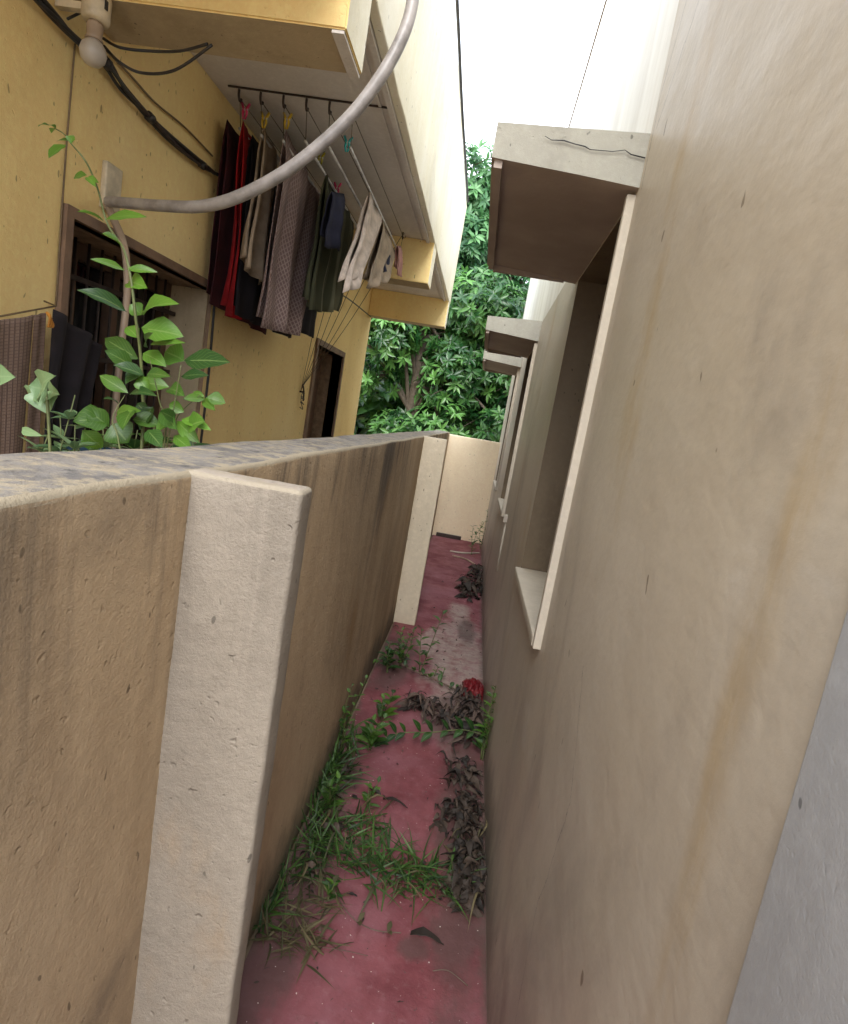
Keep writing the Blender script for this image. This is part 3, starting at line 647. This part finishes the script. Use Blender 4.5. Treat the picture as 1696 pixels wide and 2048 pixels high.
peg(674, 378, 3.62, 'pegp', 'dark pink peg on the small navy cloth'); peg(695, 288, 3.1, 'pegt', 'turquoise peg on the outer steel rod')
# checked cloth and black cloth by the near window
def drape(name, c, mat, label, cat, amp=.01, folds=2., x=-1.40, tube_r=None):
    bm = bmesh.new(); uv = bm.loops.layers.uv.new('UVMap'); rows = []; n = 24
    A, B, C_, D_ = [W(*p, 0, x) for p in c]                             # top-left, top-right, bottom-left, bottom-right
    for j in range(n + 1):
        v = j / n; row = []
        for i in range(n + 1):
            u = i / n; p = (A * (1 - u) + B * u) * (1 - v) + (C_ * (1 - u) + D_ * u) * v
            p = p + Vector((amp * math.sin(u * folds * 6.28 + v), 0, 0)); row.append(bm.verts.new(p))
        rows.append(row)
    for j in range(n):
        for i in range(n):
            f = bm.faces.new((rows[j][i], rows[j][i + 1], rows[j + 1][i + 1], rows[j + 1][i])); f.smooth = True
            for lp, (a, b) in zip(f.loops, ((i, j), (i + 1, j), (i + 1, j + 1), (i, j + 1))): lp[uv].uv = (a / n, b / n)
    o = obj(name, bm, mat, None, True); m = o.modifiers.new('thick', 'SOLIDIFY'); m.thickness = .004; m.offset = 0
    return tag(o, label, cat)
drape('checked_cloth', ((-60, 652), (66, 630), (-60, 980), (42, 960)), 'lattice', 'brown checked cloth hanging low on the yellow wall at the left edge', 'cloth', .006, 1.5)
drape('checked_cloth', ((68, 630), (92, 626), (46, 960), (72, 955)), 'lattice', 'narrow strip of brown checked cloth just right of the wide one', 'cloth', .004, 1, -1.41)
drape('hanging_cloth', ((106, 618), (205, 690), (72, 960), (150, 900)), 'blackc', 'black cloth hanging in front of the left side of the dark window', 'cloth', .02, 2, -1.44)
bm = bmesh.new(); a, b = W(-40, 640, 0, -1.405), W(112, 612, 0, -1.44)
tube(bm, [a, b, b + Vector((-.05, .01, .01))], .0028, 6); tag(obj('washing_line', bm, 'cablebrown', None, True), 'thin cord holding the brown checked cloth', 'cord')
bm = bmesh.new(); 
for k in range(3): tube(bm, spline([W(93, 624, 0, -1.40), W(100 + k * 3, 632 + k * 8, 0, -1.39), W(96 + k * 4, 655, 0, -1.39)], 4), .0035, 6)
M['orange'] = plain('orange_string', (.5, .2, .02), .7)
tag(obj('string_knot', bm, 'orange', None, True), 'small orange string knot at the corner of the checked cloth', 'string')
# ------------------------------------------------------------------ plants behind the boundary wall
def c4(x, y): return x / 3.392, 400 + y / 3.392
def pxleaf(bm, lay, b, t, wpx, yd, shape='leaf', tone=None, mi=0, face=False):
    jb = yd + random.uniform(-.04, .04); jt = jb + random.uniform(-.07, .03)
    B = W(*c4(*b), 1, jb); T = W(*c4(*t), 1, jt); wd = wpx / 3.392 * yd / F * (1.35 if not face else 1.6)
    nrm = Vector((random.uniform(-.3, .3), -1, random.uniform(.2, .8) if not face else .15))
    leaf(bm, lay, B, T, wd, nrm, shape, random.uniform(.12, .3), random.uniform(.03, .1), tone, mi, .04)
    return B
pb = W(285, 900, 1, 1.28)
pl = thing('tall_plant', (pb.x, 1.28, 0), 'tall broad-leaved green plant rising behind the boundary wall in front of the dark window', 'plant')
stems = [[(270, 1250), (283, 900), (285, 780), (280, 700), (272, 640), (262, 560), (248, 500), (228, 470), (212, 440), (196, 380), (178, 335), (162, 310), (143, 288), (128, 268), (108, 256)],
         [(272, 1150), (320, 960), (345, 830), (362, 730)], [(270, 1200), (240, 900), (225, 840), (250, 790)], [(282, 980), (372, 900), (352, 840), (400, 790)], [(275, 1150), (330, 880), (318, 800), (300, 720)]]
bm = bmesh.new()
for k, s in enumerate(stems):
    pts = [W(x, y, 1, 1.28 + .03 * math.sin(k * 2 + i)) for i, (x, y) in enumerate(s)]
    if k == 0: pts[0] = Vector((pb.x, 1.28, 0)); pts.insert(1, Vector((pb.x, 1.29, .9)))
    sp = spline(pts, 6); tube(bm, sp, [(.0042 if k == 0 else .0026) * (1 - .75 * i / len(sp)) for i in range(len(sp))], 6)
obj('stem', bm, 'stem', pl, True)
LV = [((700,140),(520,80),42),((720,130),(995,115),62),((830,320),(690,230),75),((850,480),(610,400),42),((860,470),(1070,490),45),((870,560),(1000,600),95),((860,760),(520,610),85),
 ((960,780),(880,710),85),((970,780),(1215,705),95),((960,870),(1245,925),140),((1020,980),(1260,970),48),((940,940),(860,860),75),((940,1080),(710,940),110),((900,1130),(710,1020),90),
 ((970,1040),(1130,1130),90),((1250,1090),(1120,1030),140),((1250,1090),(1560,1100),110),((980,1190),(770,1120),75),((980,1190),(850,1250),90),((1000,1180),(1160,1200),60),((1230,1200),(1415,1190),66),
 ((1150,1270),(935,1240),90),((1150,1280),(1255,1335),80),((870,1310),(675,1190),80),((880,1320),(1065,1330),60),((1390,1350),(1240,1350),55),((1400,1340),(1530,1380),80),((1390,1340),(1310,1300),32),
 ((1460,1430),(1380,1350),55),((800,1380),(700,1350),36),((790,1450),(960,1430),66),((900,1490),(1090,1530),100),((1190,1490),(1085,1430),66),((1230,1490),(1435,1565),66),((1200,1500),(1355,1650),76),
 ((1280,1540),(1390,1500),120),((740,1500),(495,1500),150),((760,1520),(870,1650),165),((740,1540),(580,1410),110),((1190,1500),(1055,1570),70),((1000,1000),(1040,900),50),((940,1200),(1010,1300),80),
 ((1040,1400),(950,1560),90),((1100,1420),(1200,1560),90),((900,1420),(830,1560),90),((560,1560),(700,1680),120),((1000,1560),(1100,1680),90),((1150,1380),(1250,1440),70),((930,1380),(1010,1460),70),((1180,1600),(1300,1700),70),
 ((480,960),(390,960),22),((450,980),(330,1075),62),((480,975),(500,920),48),((380,870),(330,850),30),((375,875),(350,905),30),((330,850),(260,860),22),((590,1190),(500,1210),48),((600,1200),(650,1270),42),((610,1215),(670,1240),36)]
bm = bmesh.new(); lay = layers(bm)
for k, (b, t, wp) in enumerate(LV):
    if k >= 50:                                                          # top shoots were measured in the upper crop
        b, t = (b[0], b[1] - 1357), (t[0], t[1] - 1357)
    top = k < 12 or k >= 50 or k in (26, 27, 28, 33, 34)
    pxleaf(bm, lay, b, t, wp, 1.27, 'leaf', random.uniform(.7, 1) if top and k not in (6,) else random.uniform(.1, .75))
obj('leaves', bm, 'leaf', pl)
hv = thing('heart_leaf_vine', W(85, 1000, 1, 1.22), 'pale green heart-shaped leaves on a vine low in front of the checked cloth', 'plant')
bm = bmesh.new(); lay = layers(bm)
for b, t, wp in (((320,1290),(195,1260),150),((290,1290),(375,1190),130),((310,1300),(325,1455),140),((330,1300),(405,1320),110),((-60,1200),(105,1200),150),((250,1290),(220,1340),80),((150,1560),(290,1600),40)):
    pxleaf(bm, lay, b, t, wp, 1.1, 'heart', random.uniform(.5, .9), 0, True)
obj('leaves', bm, 'leafb', hv)
bm = bmesh.new(); tube(bm, spline([W(130, 1600, 1, 1.1), W(100, 900, 1, 1.1), W(92, 790, 1, 1.1), W(88, 780, 1, 1.1)], 6), .003, 6); tube(bm, spline([W(20, 1500, 1, 1.1), W(-10, 900, 1, 1.1), W(-18, 755, 1, 1.1)], 6), .003, 6); obj('stem', bm, 'stem', hv, True)
def bush(name, label, root, tops, mat, nleaf, L, wd, shape, yd=0, tone=(.2, .8), stemr=.004, spread=1., cat='plant', group=None, droop=-.15, upb=.4, f0=.18):
    t = thing(name, root, label, cat, group); bs = bmesh.new(); bl = bmesh.new(); lay = layers(bl)
    root = Vector(root)
    for tp in tops:
        tp = Vector(tp); h = (tp - root).length
        mid = (root + tp) / 2 + Vector((random.uniform(-.08, .08), random.uniform(-.08, .08), .05)) * h
        sp = spline([root + Vector((random.uniform(-.01, .01), random.uniform(-.01, .01), 0)), mid, tp], 8)
        tube(bs, sp, [stemr * (1 - .7 * i / len(sp)) for i in range(len(sp))], 5)
        for k in range(nleaf):
            f = f0 + (1 - f0) * (k + random.random() * .5) / nleaf; p = sp[min(len(sp) - 1, int(f * (len(sp) - 1)))]
            a = k * 2.4 + random.uniform(-.4, .4)
            d = Vector((math.cos(a), math.sin(a), random.uniform(upb - .3, upb + .5))).normalized()
            ll = L * random.uniform(.65, 1.15) * (1.1 - .5 * f)
            leaf(bl, lay, p, p + d * ll, ll * wd, Vector((0, 0, 1)) + d * -.3, shape, random.uniform(.1, .3), droop, random.uniform(*tone), 0, .03)
    obj('stem', bs, 'stem', t, True); obj('leaves', bl, mat, t); return t
r0 = W(135, 990, 1, 1.3)
bush('leafy_shrub', 'bluish green narrow-leaved shrub low behind the wall left of the tall plant', (r0.x, 1.3, 0),
     [W(150, 790, 1, 1.28), W(120, 830, 1, 1.3), W(185, 810, 1, 1.32), W(100, 860, 1, 1.26), W(205, 850, 1, 1.35), W(150, 850, 1, 1.2)], 'leafb', 16, .10, .36, 'lance', tone=(.1, .9), f0=.84)
r1 = W(250, 990, 1, 1.45)
bush('leafy_shrub', 'low dark shrub behind the boundary wall at the foot of the tall plant', (r1.x, 1.5, 0),
     [W(230, 850, 1, 1.5), W(275, 860, 1, 1.5), W(310, 850, 1, 1.55), W(200, 880, 1, 1.45), W(350, 870, 1, 1.5), W(385, 862, 1, 1.5)], 'leaf', 12, .12, .55, 'leaf', tone=(.0, .5), f0=.82)
# blue tub between the plants
tb = W(178, 885, 1, 1.9)
t = thing('blue_tub', (tb.x, 1.95, .9), 'dark blue plastic tub glimpsed between leaves behind the wall', 'tub')
bm = bmesh.new(); lathe(bm, (tb.x, 1.95, 0), [(.09, 0), (.10, .02), (.12, 1.36), (.13, 1.37), (.13, 1.40), (.115, 1.40), (.11, 1.32), (.0, 1.31)], 28); obj('tub_body', bm, 'blue', t, True)
# ------------------------------------------------------------------ trees beyond the end wall
def tree(name, label, bx, by, h, clusters, mat, L, nper, lw=.3, branchn=10, seed=1, trunk_r=.14, lean=(0, 0)):
    rnd = random.Random(seed); t = thing(name, (bx, by, 0), label, 'tree')
    bs = bmesh.new(); top = Vector((bx + lean[0], by + lean[1], h * .55))
    trunk = spline([(bx, by, 0), (bx + lean[0] * .3, by + lean[1] * .3, h * .2), (bx + lean[0] * .5, by, h * .38), top], 6)
    tube(bs, trunk, [trunk_r * (1 - .6 * i / len(trunk)) for i in range(len(trunk))], 10)
    bl = bmesh.new(); lay = layers(bl)
    for (c, rad, n) in clusters:
        c = Vector(c); st = trunk[rnd.randrange(len(trunk) // 3, len(trunk))]
        mid = (st + c) / 2 + Vector((0, 0, .25)); br = spline([st, mid, c], 6)
        tube(bs, br, [.045 * (1 - .7 * i / len(br)) for i in range(len(br))], 6)
        for k in range(n):
            d = Vector((rnd.gauss(0, 1), rnd.gauss(0, 1), rnd.gauss(0, .85))).normalized() * rnd.uniform(.25, 1) ** .6
            p = c + Vector((d.x * rad[0], d.y * rad[1], d.z * rad[2]))
            ax = (d + Vector((rnd.gauss(0, .35), rnd.gauss(0, .35) - .25, .45))).normalized()
            if rnd.random() < .15: tube(bs, [c + (p - c) * .35, p], [.012, .004], 4, cap=False)
            tone = min(1, max(0, rnd.gauss(.42, .36)))
            s1 = ax.orthogonal().normalized(); s2 = ax.cross(s1)
            for q in range(nper):
                a = q * 6.283 / nper + rnd.uniform(-.3, .3); out = s1 * math.cos(a) + s2 * math.sin(a)
                dirn = (out * rnd.uniform(.7, 1.2) + ax * rnd.uniform(.1, .8) + Vector((0, 0, -.25))).normalized(); ll = L * rnd.uniform(.6, 1.15)
                leaf(bl, lay, p + ax * rnd.uniform(-.05, .05), p + dirn * ll, ll * lw, ax, 'low', .2, -.18, min(1, max(0, tone + rnd.uniform(-.15, .15))))
    obj('trunk', bs, 'bark', t, True); obj('crown', bl, mat, t)
    return t
rr = random.Random(3)
def ring(n, x0, x1, y0, y1, z0, z1, r, k):
    return [((rr.uniform(x0, x1), rr.uniform(y0, y1), rr.uniform(z0, z1)), (r * rr.uniform(.7, 1.2), r * rr.uniform(.7, 1.1), r * rr.uniform(.6, 1)), k) for _ in range(n)]
tree('broadleaf_tree', 'dense dark green tree behind the end wall, filling the gap between the houses', -1.25, 10.6, 6, ring(24, -2.9, .9, 9.9, 11.2, 1.3, 4.0, .66, 110), 'tree1', .18, 8, .34, seed=4)
tree('broadleaf_tree', 'taller bright green tree rising beside the pale parapet above the dark one', .5, 12.4, 8, ring(26, -1.6, 2.0, 11.6, 13.2, 3.4, 6.3, .74, 95) + ring(14, -.4, 1.9, 11.4, 12.6, 1.4, 3.4, .65, 90), 'tree2', .20, 8, .34, seed=9, trunk_r=.16)
tree('background_tree', 'shady tree standing farthest back behind the other two', -2.2, 15, 7, ring(40, -5.5, 3.2, 14, 15.5, .6, 4.4, 1.05, 85) + ring(22, -5.2, -1.2, 12.6, 13.8, .7, 3.4, .9, 80), 'tree1', .38, 6, .42, seed=12, trunk_r=.2)
# ------------------------------------------------------------------ weeds and litter on the path
def grass(name, label, c, r, n, h, mat='grass', lean=(0, 0), wd=.0075, seed=0, flat=.5):
    rnd = random.Random(seed); bm = bmesh.new(); lay = layers(bm)
    for k in range(int(n * 1.45)):
        a = rnd.uniform(0, 6.28); q = rnd.random() ** .6
        p = Vector((c[0] + math.cos(a) * r[0] * q * 1.35, c[1] + math.sin(a) * r[1] * q * 1.35, 0.002)); p.x = max(-.405, min(.32, p.x))
        b_ = rnd.uniform(0, 6.28); d = Vector((math.cos(b_) * flat * 1.2 + lean[0] * .6, math.sin(b_) * flat * 1.2 + lean[1] * .6, rnd.uniform(.15, 1.0))).normalized()
        hh = h * rnd.uniform(.45, 1.2); tip = p + d * hh; tip.x = max(-.41, min(.325, tip.x))
        nr = d.cross(Vector((rnd.gauss(0, 1), rnd.gauss(0, 1), 0))).normalized()
        if nr.z < 0: nr = -nr
        leaf(bm, lay, p, tip, wd * rnd.uniform(.5, 1.4), nr, 'blade', .15, -rnd.uniform(.1, .7), rnd.random())
    return tag(obj(name, bm, mat), label, 'grass clump', 'grass clumps growing in the alley')
def fl(px, py): p = W(px, py, 2, 0); return (p.x, p.y)
grass('grass_clump', 'green grass clump against the left wall just past the near pilaster', fl(620, 1690), (.07, .16), 90, .15, seed=1, lean=(.3, 0))
grass('grass_clump', 'grass clump higher along the left wall beside the red floor', fl(640, 1570), (.08, .2), 90, .17, seed=2, lean=(.25, 0))
grass('grass_clump', 'long-bladed grass sprawling across the middle of the path', fl(770, 1740), (.11, .08), 75, .17, seed=3, lean=(.5, .1), flat=.8)
grass('grass_clump', 'bright long grass blades reaching to the dead leaves on the right', fl(850, 1760), (.09, .07), 60, .18, seed=4, lean=(.6, .2), flat=.8)
grass('grass_clump', 'grass tuft between the left wall clump and the path centre', fl(690, 1700), (.08, .08), 60, .14, seed=5, lean=(.4, .1), flat=.7)
grass('grass_clump', 'brownish dry grass patch at the lower left of the path', fl(590, 1830), (.09, .1), 60, .13, 'drygrass', (.5, .2), .006, 6, .9)
grass('grass_clump', 'nearest sparse dry grass lying on the red floor', fl(600, 1890), (.08, .05), 30, .13, 'drygrass', (.6, -.2), .007, 7, 1.)
grass('grass_clump', 'thin dark green blades hugging the wall beside the dry grass', fl(535, 1790), (.02, .12), 40, .12, seed=8, lean=(.05, 0))
grass('grass_clump', 'small grass tuft sprouting on the pink floor among sprigs', fl(725, 1650), (.06, .06), 35, .12, seed=9, flat=.8)
grass('grass_clump', 'grassy growth at the foot of the left wall below the climbing weed', fl(690, 1510), (.06, .18), 70, .17, seed=10, lean=(.2, 0))
def weed(label, px, py, hs, mat='leaf', n=9, L=.06, wd=.45, lean=(0, 0), tone=(.1, .7), shape='leaf', name='weed'):
    x, y = fl(px, py); tops = []
    for k, h in enumerate(hs):
        a = k * 2.2; tx = max(-.395, min(.32, x + lean[0] * h + math.cos(a) * h * .2)); tops.append((tx, y + lean[1] * h + math.sin(a) * h * .2, h))
    return bush(name, label, (max(-.4, min(.325, x)), y, 0), tops, mat, n, L, wd, shape, tone=tone, stemr=.0035, group='weeds growing in the alley')
weed('upright weed climbing the left boundary wall midway along', 668, 1500, [.42, .34, .27], n=12, L=.06, lean=(.05, 0))
weed('broad-leaved weed on the red floor near the left wall', 738, 1500, [.2, .16, .13], n=7, L=.1, wd=.5, lean=(.1, 0), tone=(.2, .8))
weed('small broad-leaved weed just beyond the larger one', 765, 1440, [.18, .12], n=7, L=.1, wd=.55)
weed('bushy weed under the far pilaster', 800, 1330, [.28, .24, .2, .26], n=12, L=.07)
weed('dark low weed between wall and far pilaster', 775, 1345, [.15, .2, .16], n=10, L=.09, tone=(0, .4))
weed('tall thin weed standing in front of the far pilaster', 838, 1345, [.47, .3], n=13, L=.085, wd=.4, tone=(0, .5))
weed('leafy weed leaning on the right wall beside the dead leaves', 966, 1520, [.42, .36, .28], n=16, L=.08, wd=.35, lean=(.25, .0), tone=(.2, .8))
weed('feathery weed at the right corner of the end wall', 943, 1110, [.5, .4], n=14, L=.09, wd=.35)
weed('thin weed against the right wall next to the end wall corner', 961, 1100, [.6, .4], n=16, L=.09, wd=.35)
weed('tiny three-leaf sprout beside the red plastic', 868, 1352, [.08], n=5, L=.05)
weed('second tiny sprout on the pale worn floor', 880, 1358, [.09], n=5, L=.05)
weed('weed tuft mixed into the left wall grass', 655, 1620, [.17, .12, .14], n=8, L=.06)
weed('weed sprig rising between grass blades mid path', 735, 1620, [.14, .1], n=7, L=.06, wd=.4)
weed('pale weed at the near edge of the green grass', 655, 1800, [.08, .06], n=6, L=.05, wd=.4)
# creeping stems with leaves
def creeper(label, pts, mat, n, L, wd, r=.004, hang=False, name='creeper', stem='stem', z=.02, tone=(.1, .6)):
    P_ = [Vector((*fl(px, py), z + zz)) for px, py, zz in pts]; t = thing(name, P_[0], label, 'creeper'); bs = bmesh.new(); bl = bmesh.new(); lay = layers(bl)
    sp = spline(P_, 8); tube(bs, sp, r, 5)
    for k in range(n):
        p = sp[int((k + .5) / n * (len(sp) - 1))]
        for s in (-1, 1):
            d = Vector((random.uniform(-.2, .5), s * random.uniform(.5, 1), random.uniform(-.1, .6))).normalized()
            if hang: d = Vector((-.45, s * .35 - .3, -.25 if s < 0 else .5)).normalized()
            ll = L * random.uniform(.75, 1.15); q = p + d * ll; q.z = max(q.z, .004)
            leaf(bl, lay, p, q, ll * wd, (0, -.3, 1), 'leaf', .15, .08, random.uniform(*tone))
    obj('stem', bs, stem, t, True); obj('leaves', bl, mat, t); return t
creeper('dark creeping stem with small leaves crossing the floor before the pale patch', [(715, 1350, 0), (770, 1330, .03), (820, 1350, .02), (870, 1366, .0), (925, 1392, .0)], 'leaf', 12, .06, .5, .006, stem='twig')
creeper('leafy branch lying across the path with a row of drooping leaves', [(970, 1500, .06), (920, 1490, .07), (860, 1492, .06), (800, 1490, .05), (765, 1495, .03)], 'leaf', 9, .085, .42, .003, True, 'fallen_branch', tone=(0, .35))
creeper('thin trailing stem below the green grass', [(640, 1745, .01), (690, 1830, 0), (740, 1868, 0), (800, 1876, 0)], 'drygrass', 3, .05, .4, .002, stem='twig')
def heap(label, mat, spots, n, L, wd, hz, seed):
    rnd = random.Random(seed); bm = bmesh.new(); lay = layers(bm)
    for k in range(n):
        (cx_, cy_, rx, ry) = spots[rnd.randrange(len(spots))]
        a = rnd.uniform(0, 6.28); q = rnd.random() ** .55 * (1 if rnd.random() < .8 else rnd.uniform(1, 1.9))
        x = max(-.38, min(.325, cx_ + rx * q * math.cos(a))); y = cy_ + ry * q * math.sin(a); z = .004 + hz * max(0, 1 - q * q) * rnd.random()
        aa = rnd.uniform(0, 6.28); d = Vector((math.cos(aa), math.sin(aa), rnd.uniform(-.2, .45))).normalized(); ll = L * rnd.choice((.35, .6, .8, 1, 1.1, 1.5))
        B = Vector((x, y, z)); T = B + d * ll; T.x = max(-.4, min(.328, T.x)); T.z = max(.003, T.z)
        leaf(bm, lay, B, T, ll * wd * .9 * rnd.choice((.3, .7, 1, 1.3)), (rnd.gauss(0, .5), rnd.gauss(0, .5), 1), 'leaf', rnd.uniform(.05, .55), rnd.choice((-.5, .35, .5, -.2)), rnd.random(), 0, .12)
    return tag(obj('leaf_litter', bm, mat), label, 'leaf litter', None, 'stuff')
def sp_(px, py, rx, ry): x, y = fl(px, py); return (x, y, rx, ry)
heap('dark grey-brown dead leaves heaped along the right wall', 'dead', [sp_(925, 1560, .08, .2), sp_(915, 1640, .09, .14), sp_(935, 1720, .06, .12), sp_(930, 1790, .06, .07), sp_(945, 1660, .06, .2), sp_(950, 1770, .04, .1)], 560, .06, .42, .035, 1)
heap('curled brown dead leaves across the path below the red plastic', 'deadb', [sp_(930, 1420, .11, .2), sp_(880, 1435, .13, .1), sp_(935, 1470, .1, .12), sp_(840, 1415, .08, .06)], 400, .085, .24, .045, 2)
heap('small dark pile of dead leaves by the right wall farther along', 'dead', [sp_(950, 1160, .09, .5), sp_(945, 1185, .1, .25)], 200, .11, .4, .11, 3)
heap('sparse leaf crumbs scattered among the left wall weeds', 'deadb', [sp_(660, 1600, .1, .3), sp_(620, 1740, .1, .12), sp_(790, 1300, .1, .5)], 70, .05, .4, .015, 4)
def deadleaf(label, px, py, L, wd, ang):
    bm = bmesh.new(); lay = layers(bm); x, y = fl(px, py); d = Vector((math.cos(ang), math.sin(ang), 0))
    leaf(bm, lay, Vector((x, y, .006)) - d * L / 2, Vector((x, y, .01)) + d * L / 2, wd, (0, 0, 1), 'blade', .5, .12, .35, 0, .1)
    o = tag(obj('dead_leaf', bm, 'dead'), label, 'dead leaf', 'single dead leaves'); m = o.modifiers.new('thick', 'SOLIDIFY'); m.thickness = .0025
deadleaf('single long dark dead leaf alone on the near red floor', 853, 1883, .115, .03, -.12)
deadleaf('thin curved dead leaf on the pink floor left of the heap', 790, 1610, .12, .016, -.25)
def stick(label, pts, r, mat='twig', name='twig'):
    bm = bmesh.new(); tube(bm, spline([Vector((*fl(px, py), .006 + z)) for px, py, z in pts], 6), r, 5); tag(obj(name, bm, mat, None, True), label, 'twig', 'loose twigs on the path')
stick('thin curved twig at the near right of the red floor', [(865, 1945, 0), (895, 1950, .01), (935, 1975, 0)], .0018)
stick('thin straight twig on the grey worn patch near the dry grass', [(620, 1895, 0), (680, 1905, .004), (735, 1915, 0)], .0012)
stick('pale stick lying below the end wall', [(900, 1103, 0), (925, 1108, .01), (958, 1107, 0)], .012, 'trim')
stick('second pale stick crossing towards the far leaf pile', [(905, 1112, 0), (930, 1120, .01), (950, 1130, 0)], .011, 'pipeb')
# crumpled red plastic
x, y = fl(945, 1385); bm = bmesh.new(); N_ = 34; rows = []
for j in range(N_ + 1):
    row = []
    for i in range(N_ + 1):
        u, v = i / N_ * 2 - 1, j / N_ * 2 - 1; q = Vector((u * 1.6, v * 1.6, 2.3))
        rdg = 1 - abs(noise.noise(q * 1.7)) * 2.2; r2 = 1 - abs(noise.noise(q * 3.9 + Vector((5, 1, 0)))) * 2
        e = max(0, 1 - (u * u + v * v) * .55)
        px_ = x + .0 + u * .075 * (1 + .25 * noise.noise(q * 2)) ; py_ = y + v * .12 * (1 + .25 * noise.noise(q * 2 + Vector((3, 0, 0))))
        row.append(bm.verts.new((min(px_, .33), py_, max(.004, e * (.04 + .045 * rdg + .014 * r2)))))
    rows.append(row)
for j in range(N_):
    for i in range(N_): bm.faces.new((rows[j][i], rows[j][i + 1], rows[j + 1][i + 1], rows[j + 1][i]))
o = tag(obj('plastic_bag', bm, 'redbag'), 'crumpled red plastic bag at the foot of the right wall', 'plastic bag')
m = o.modifiers.new('thick', 'SOLIDIFY'); m.thickness = .0015
heap('fine dark crumbs of soil and leaf scattered over the whole red floor', 'deadb', [(0, 2.2, .3, .9), (.1, 3.5, .28, 1.2), (.1, 5.5, .25, 1.5), (-.3, 2.6, .1, 1.6)], 260, .018, .5, .002, 8)
heap('thin dry straws and leaf stalks lying among the grass', 'drygrass', [sp_(640, 1760, .12, .12), sp_(800, 1770, .15, .08), sp_(700, 1640, .12, .15), sp_(930, 1700, .08, .3)], 110, .11, .06, .012, 9)
